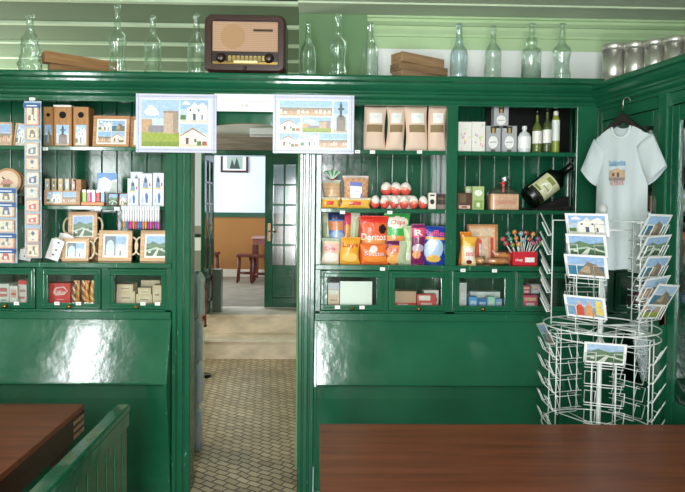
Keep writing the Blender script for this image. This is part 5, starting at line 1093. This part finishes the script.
for k, kd in enumerate(('valley', 'sea', 'house', 'valley', 'sea')): postcard(A, BU_[k], kd, 'postcard seen edge-on in the %s pocket of the upper left column' % pnames[k], seed=50 + k)
for k in (): postcard(cols_u[4], BU_[k], 'sea', 'postcard in the %s pocket of the rear left column' % pnames[k], seed=60 + k)
A = cols_l[0]
postcard(A, BLo[0], 'valley', 'lone green landscape postcard in the top pocket of the lower tier', seed=71, w_=.165)
postcard(cols_l[4], BLo[0] + .03, 'sea', 'plain pale postcard sticking out at the left of the lower tier', seed=72, roll=-.25)

# ================================================================== REAR ROOM OBJECTS
def water_pack(z_, label, rz):
    t = thing('water_pack', label, 'water pack', (at(190, 400, .62)[0] - .06, .66, z_), (0, 0, rz), 'shrink wrapped water packs')
    for i in range(3):
        for j in range(2):
            m_ = MB(); m_.lathe([(.03, 0), (.043, .01), (.04, .05), (.044, .1), (.04, .15), (.043, .2), (.035, .24), (.015, .275), (.015, .3), (0, .3)], H('8fa3b8'), 'film', 14, c=((i-1)*.088, (j-.5)*.088, 0)); m_.build('water_bottle', t)
    m_ = MB(); P_ = [(.14*math.copysign(abs(math.cos(a))**.4, math.cos(a)), .092*math.copysign(abs(math.sin(a))**.4, math.sin(a))) for a in [2*PI*k/32 for k in range(32)]]
    v = []; f = []
    for j, (sx, zz_) in enumerate(((1, 0), (1.02, .03), (.98, .1), (1.01, .15), (.97, .2), (1, .25), (.85, .29))):
        for k, (a, b_) in enumerate(P_): w_ = 1 + .02*math.sin(k*1.7 + j*2.1); v.append((a*sx*w_, b_*sx*w_, zz_))
    for j in range(6):
        for k in range(32): f.append((j*32+k, j*32+(k+1) % 32, (j+1)*32+(k+1) % 32, (j+1)*32+k))
    m_.add(v, f, GR, 'cellophane', True); m_.build('plastic_wrap', t)
for k in range(4): water_pack(.001 + k*.302, ['bottom', 'second', 'third', 'topmost'][k] + ' pack of water bottles in the stack behind the left door jamb' if k in (0, 3) else ['', 'second pack of water bottles from the floor in the stack', 'third pack of water bottles from the floor in the stack'][k], (.1, -.08, .06, -.1)[k])
X, Z = at(201, 290, 2.4); t = thing('fire_extinguisher', 'small red cylinder low on the left beyond the doorway', 'fire extinguisher', (X, 2.4, 0))
mb = MB(); mb.lathe([(.05, .5), (.055, .52), (.055, .86), (.04, .92), (.015, .94)], H('a8242a'), 'plastic', 18); mb.build('cylinder', t)
mb = MB(); mb.lathe([(.014, .94), (.018, .98), (.01, 1.0), (0, 1.0)], H('222222'), 'plastic', 12); mb.build('valve', t)
mb = MB(); mb.tube([(0, 0, 0), (0, 0, .5)], .012, H('303030'), 'metal', 8); mb.lathe([(0, 0), (.1, 0), (.1, .012), (0, .014)], H('303030'), 'metal', 18); mb.lathe([(0, .485), (.058, .485), (.058, .499), (0, .499)], H('303030'), 'metal', 18); mb.build('stand', t)
mb = MB(); x0, x1, z0, z1 = RX(211.5, 220.5, 270, 316, 3.55); mb.box(x0, x1, 3.6, 3.72, UP + .001, z1, H('9aa09c'), 'metal'); mb.box(x0 + .012, x1 - .012, 3.597, 3.6, UP + .02, z1 - .02, H('6f7874'), 'plastic'); tag(mb.build('metal_box'), 'narrow grey metal box on the top step beside the open door leaf', 'box')
# wall lamp above the inner door
x0, x1, z0, z1 = RX(250, 282, 127.5, 137, 3.8); t = thing('wall_unit', 'long white unit on the wall above the inner door', 'wall unit', ((x0+x1)/2, FARW, z0))
mb = MB(); hw = (x1-x0)/2; hh = z1-z0; mb.prism([(0, 0), (-.08, 0), (-.11, hh*.3), (-.11, hh*.9), (-.1, hh), (0, hh)], -hw, hw, H('d9dcdc'), 'plastic'); mb.build('housing', t, bevel=.004)
mb = MB(); mb.box(-hw*.9, hw*.9, -.112, -.1095, hh*.12, hh*.2, H('8a8e8e'), 'plastic'); mb.build('vent', t)
# picture in back room
x0, x1, z0, z1 = RX(220.5, 248, 152, 172.5, BY - .03); t = thing('wall_picture', 'dark-framed picture on the white wall of the back room', 'picture', ((x0+x1)/2, BY - .03, z0)); hw = (x1-x0)/2; hh = z1-z0
mb = MB(); q = .035
for a in ((-hw, hw, 0, q), (-hw, hw, hh-q, hh), (-hw, -hw+q, q, hh-q), (hw-q, hw, q, hh-q)): mb.box(a[0], a[1], 0, .028, a[2], a[3], H('4a2620'), 'wood')
mb.build('frame', t)
mb = MB(); mb.box(-hw+q, hw-q, .012, .02, q, hh-q, H('dfe0da'), 'print'); mb.art(-hw+q, hw-q, q, hh-q, .012, [('r', .18, .1, .85, .9, H('9fb0a4')), ('p', [(.3, .1), (.4, .7), (.5, .3), (.6, .8), (.75, .1)], H('39463f'))]); mb.build('picture', t)
# stools and table
SW = H('5a2418')
def stool(X, Y, label):
    t = thing('stool', label, 'stool', (X, Y, UP + .001), group='wooden stools in the back room'); t.scale = (.75, .8, 1); m_ = MB(); m_.box(-.17, .17, -.15, .15, .42, .46, SW, 'wood'); m_.build('seat', t, bevel=.008)
    for a in (-1, 1):
        for b_ in (-1, 1):
            m_ = MB(); m_.tube([(a*.15, b_*.13, 0), (a*.135, b_*.115, .2), (a*.12, b_*.1, .42)], .02, SW, 'plastic', 8); m_.build('leg', t)
    for b_ in (-1, 1): m_ = MB(); m_.tube([(-.14, b_*.12, .15), (.14, b_*.12, .15)], .012, SW, 'plastic', 8); m_.build('stretcher', t)
stool(at(245, 255, 6.4)[0], 6.4, 'dark red wooden stool left of the back room table')
stool(at(260, 255, 6.3)[0], 6.3, 'dark red wooden stool in front of the back room table')
stool(at(211.5, 255, 6.75)[0], 6.75, 'dark red wooden stool half hidden by the open door leaf')
tX = at(262, 240, 6.85)[0] + .12; t = thing('table', 'small wooden table with pale top in the back room', 'table', (tX, 6.85, UP + .001))
mb = MB(); mb.box(-.28, .45, -.25, .25, .7, .73, H('b98f84'), 'wood'); mb.build('tabletop', t, bevel=.004); mb = MB(); mb.box(-.25, .42, -.22, .22, .6, .7, H('8a4f42'), 'wood'); mb.build('apron', t)
for a in (-.23, .4):
    for b_ in (-.2, .2): mb = MB(); mb.box(a - .03, a + .03, b_ - .03, b_ + .03, 0, .6, SW, 'wood'); mb.build('leg', t)
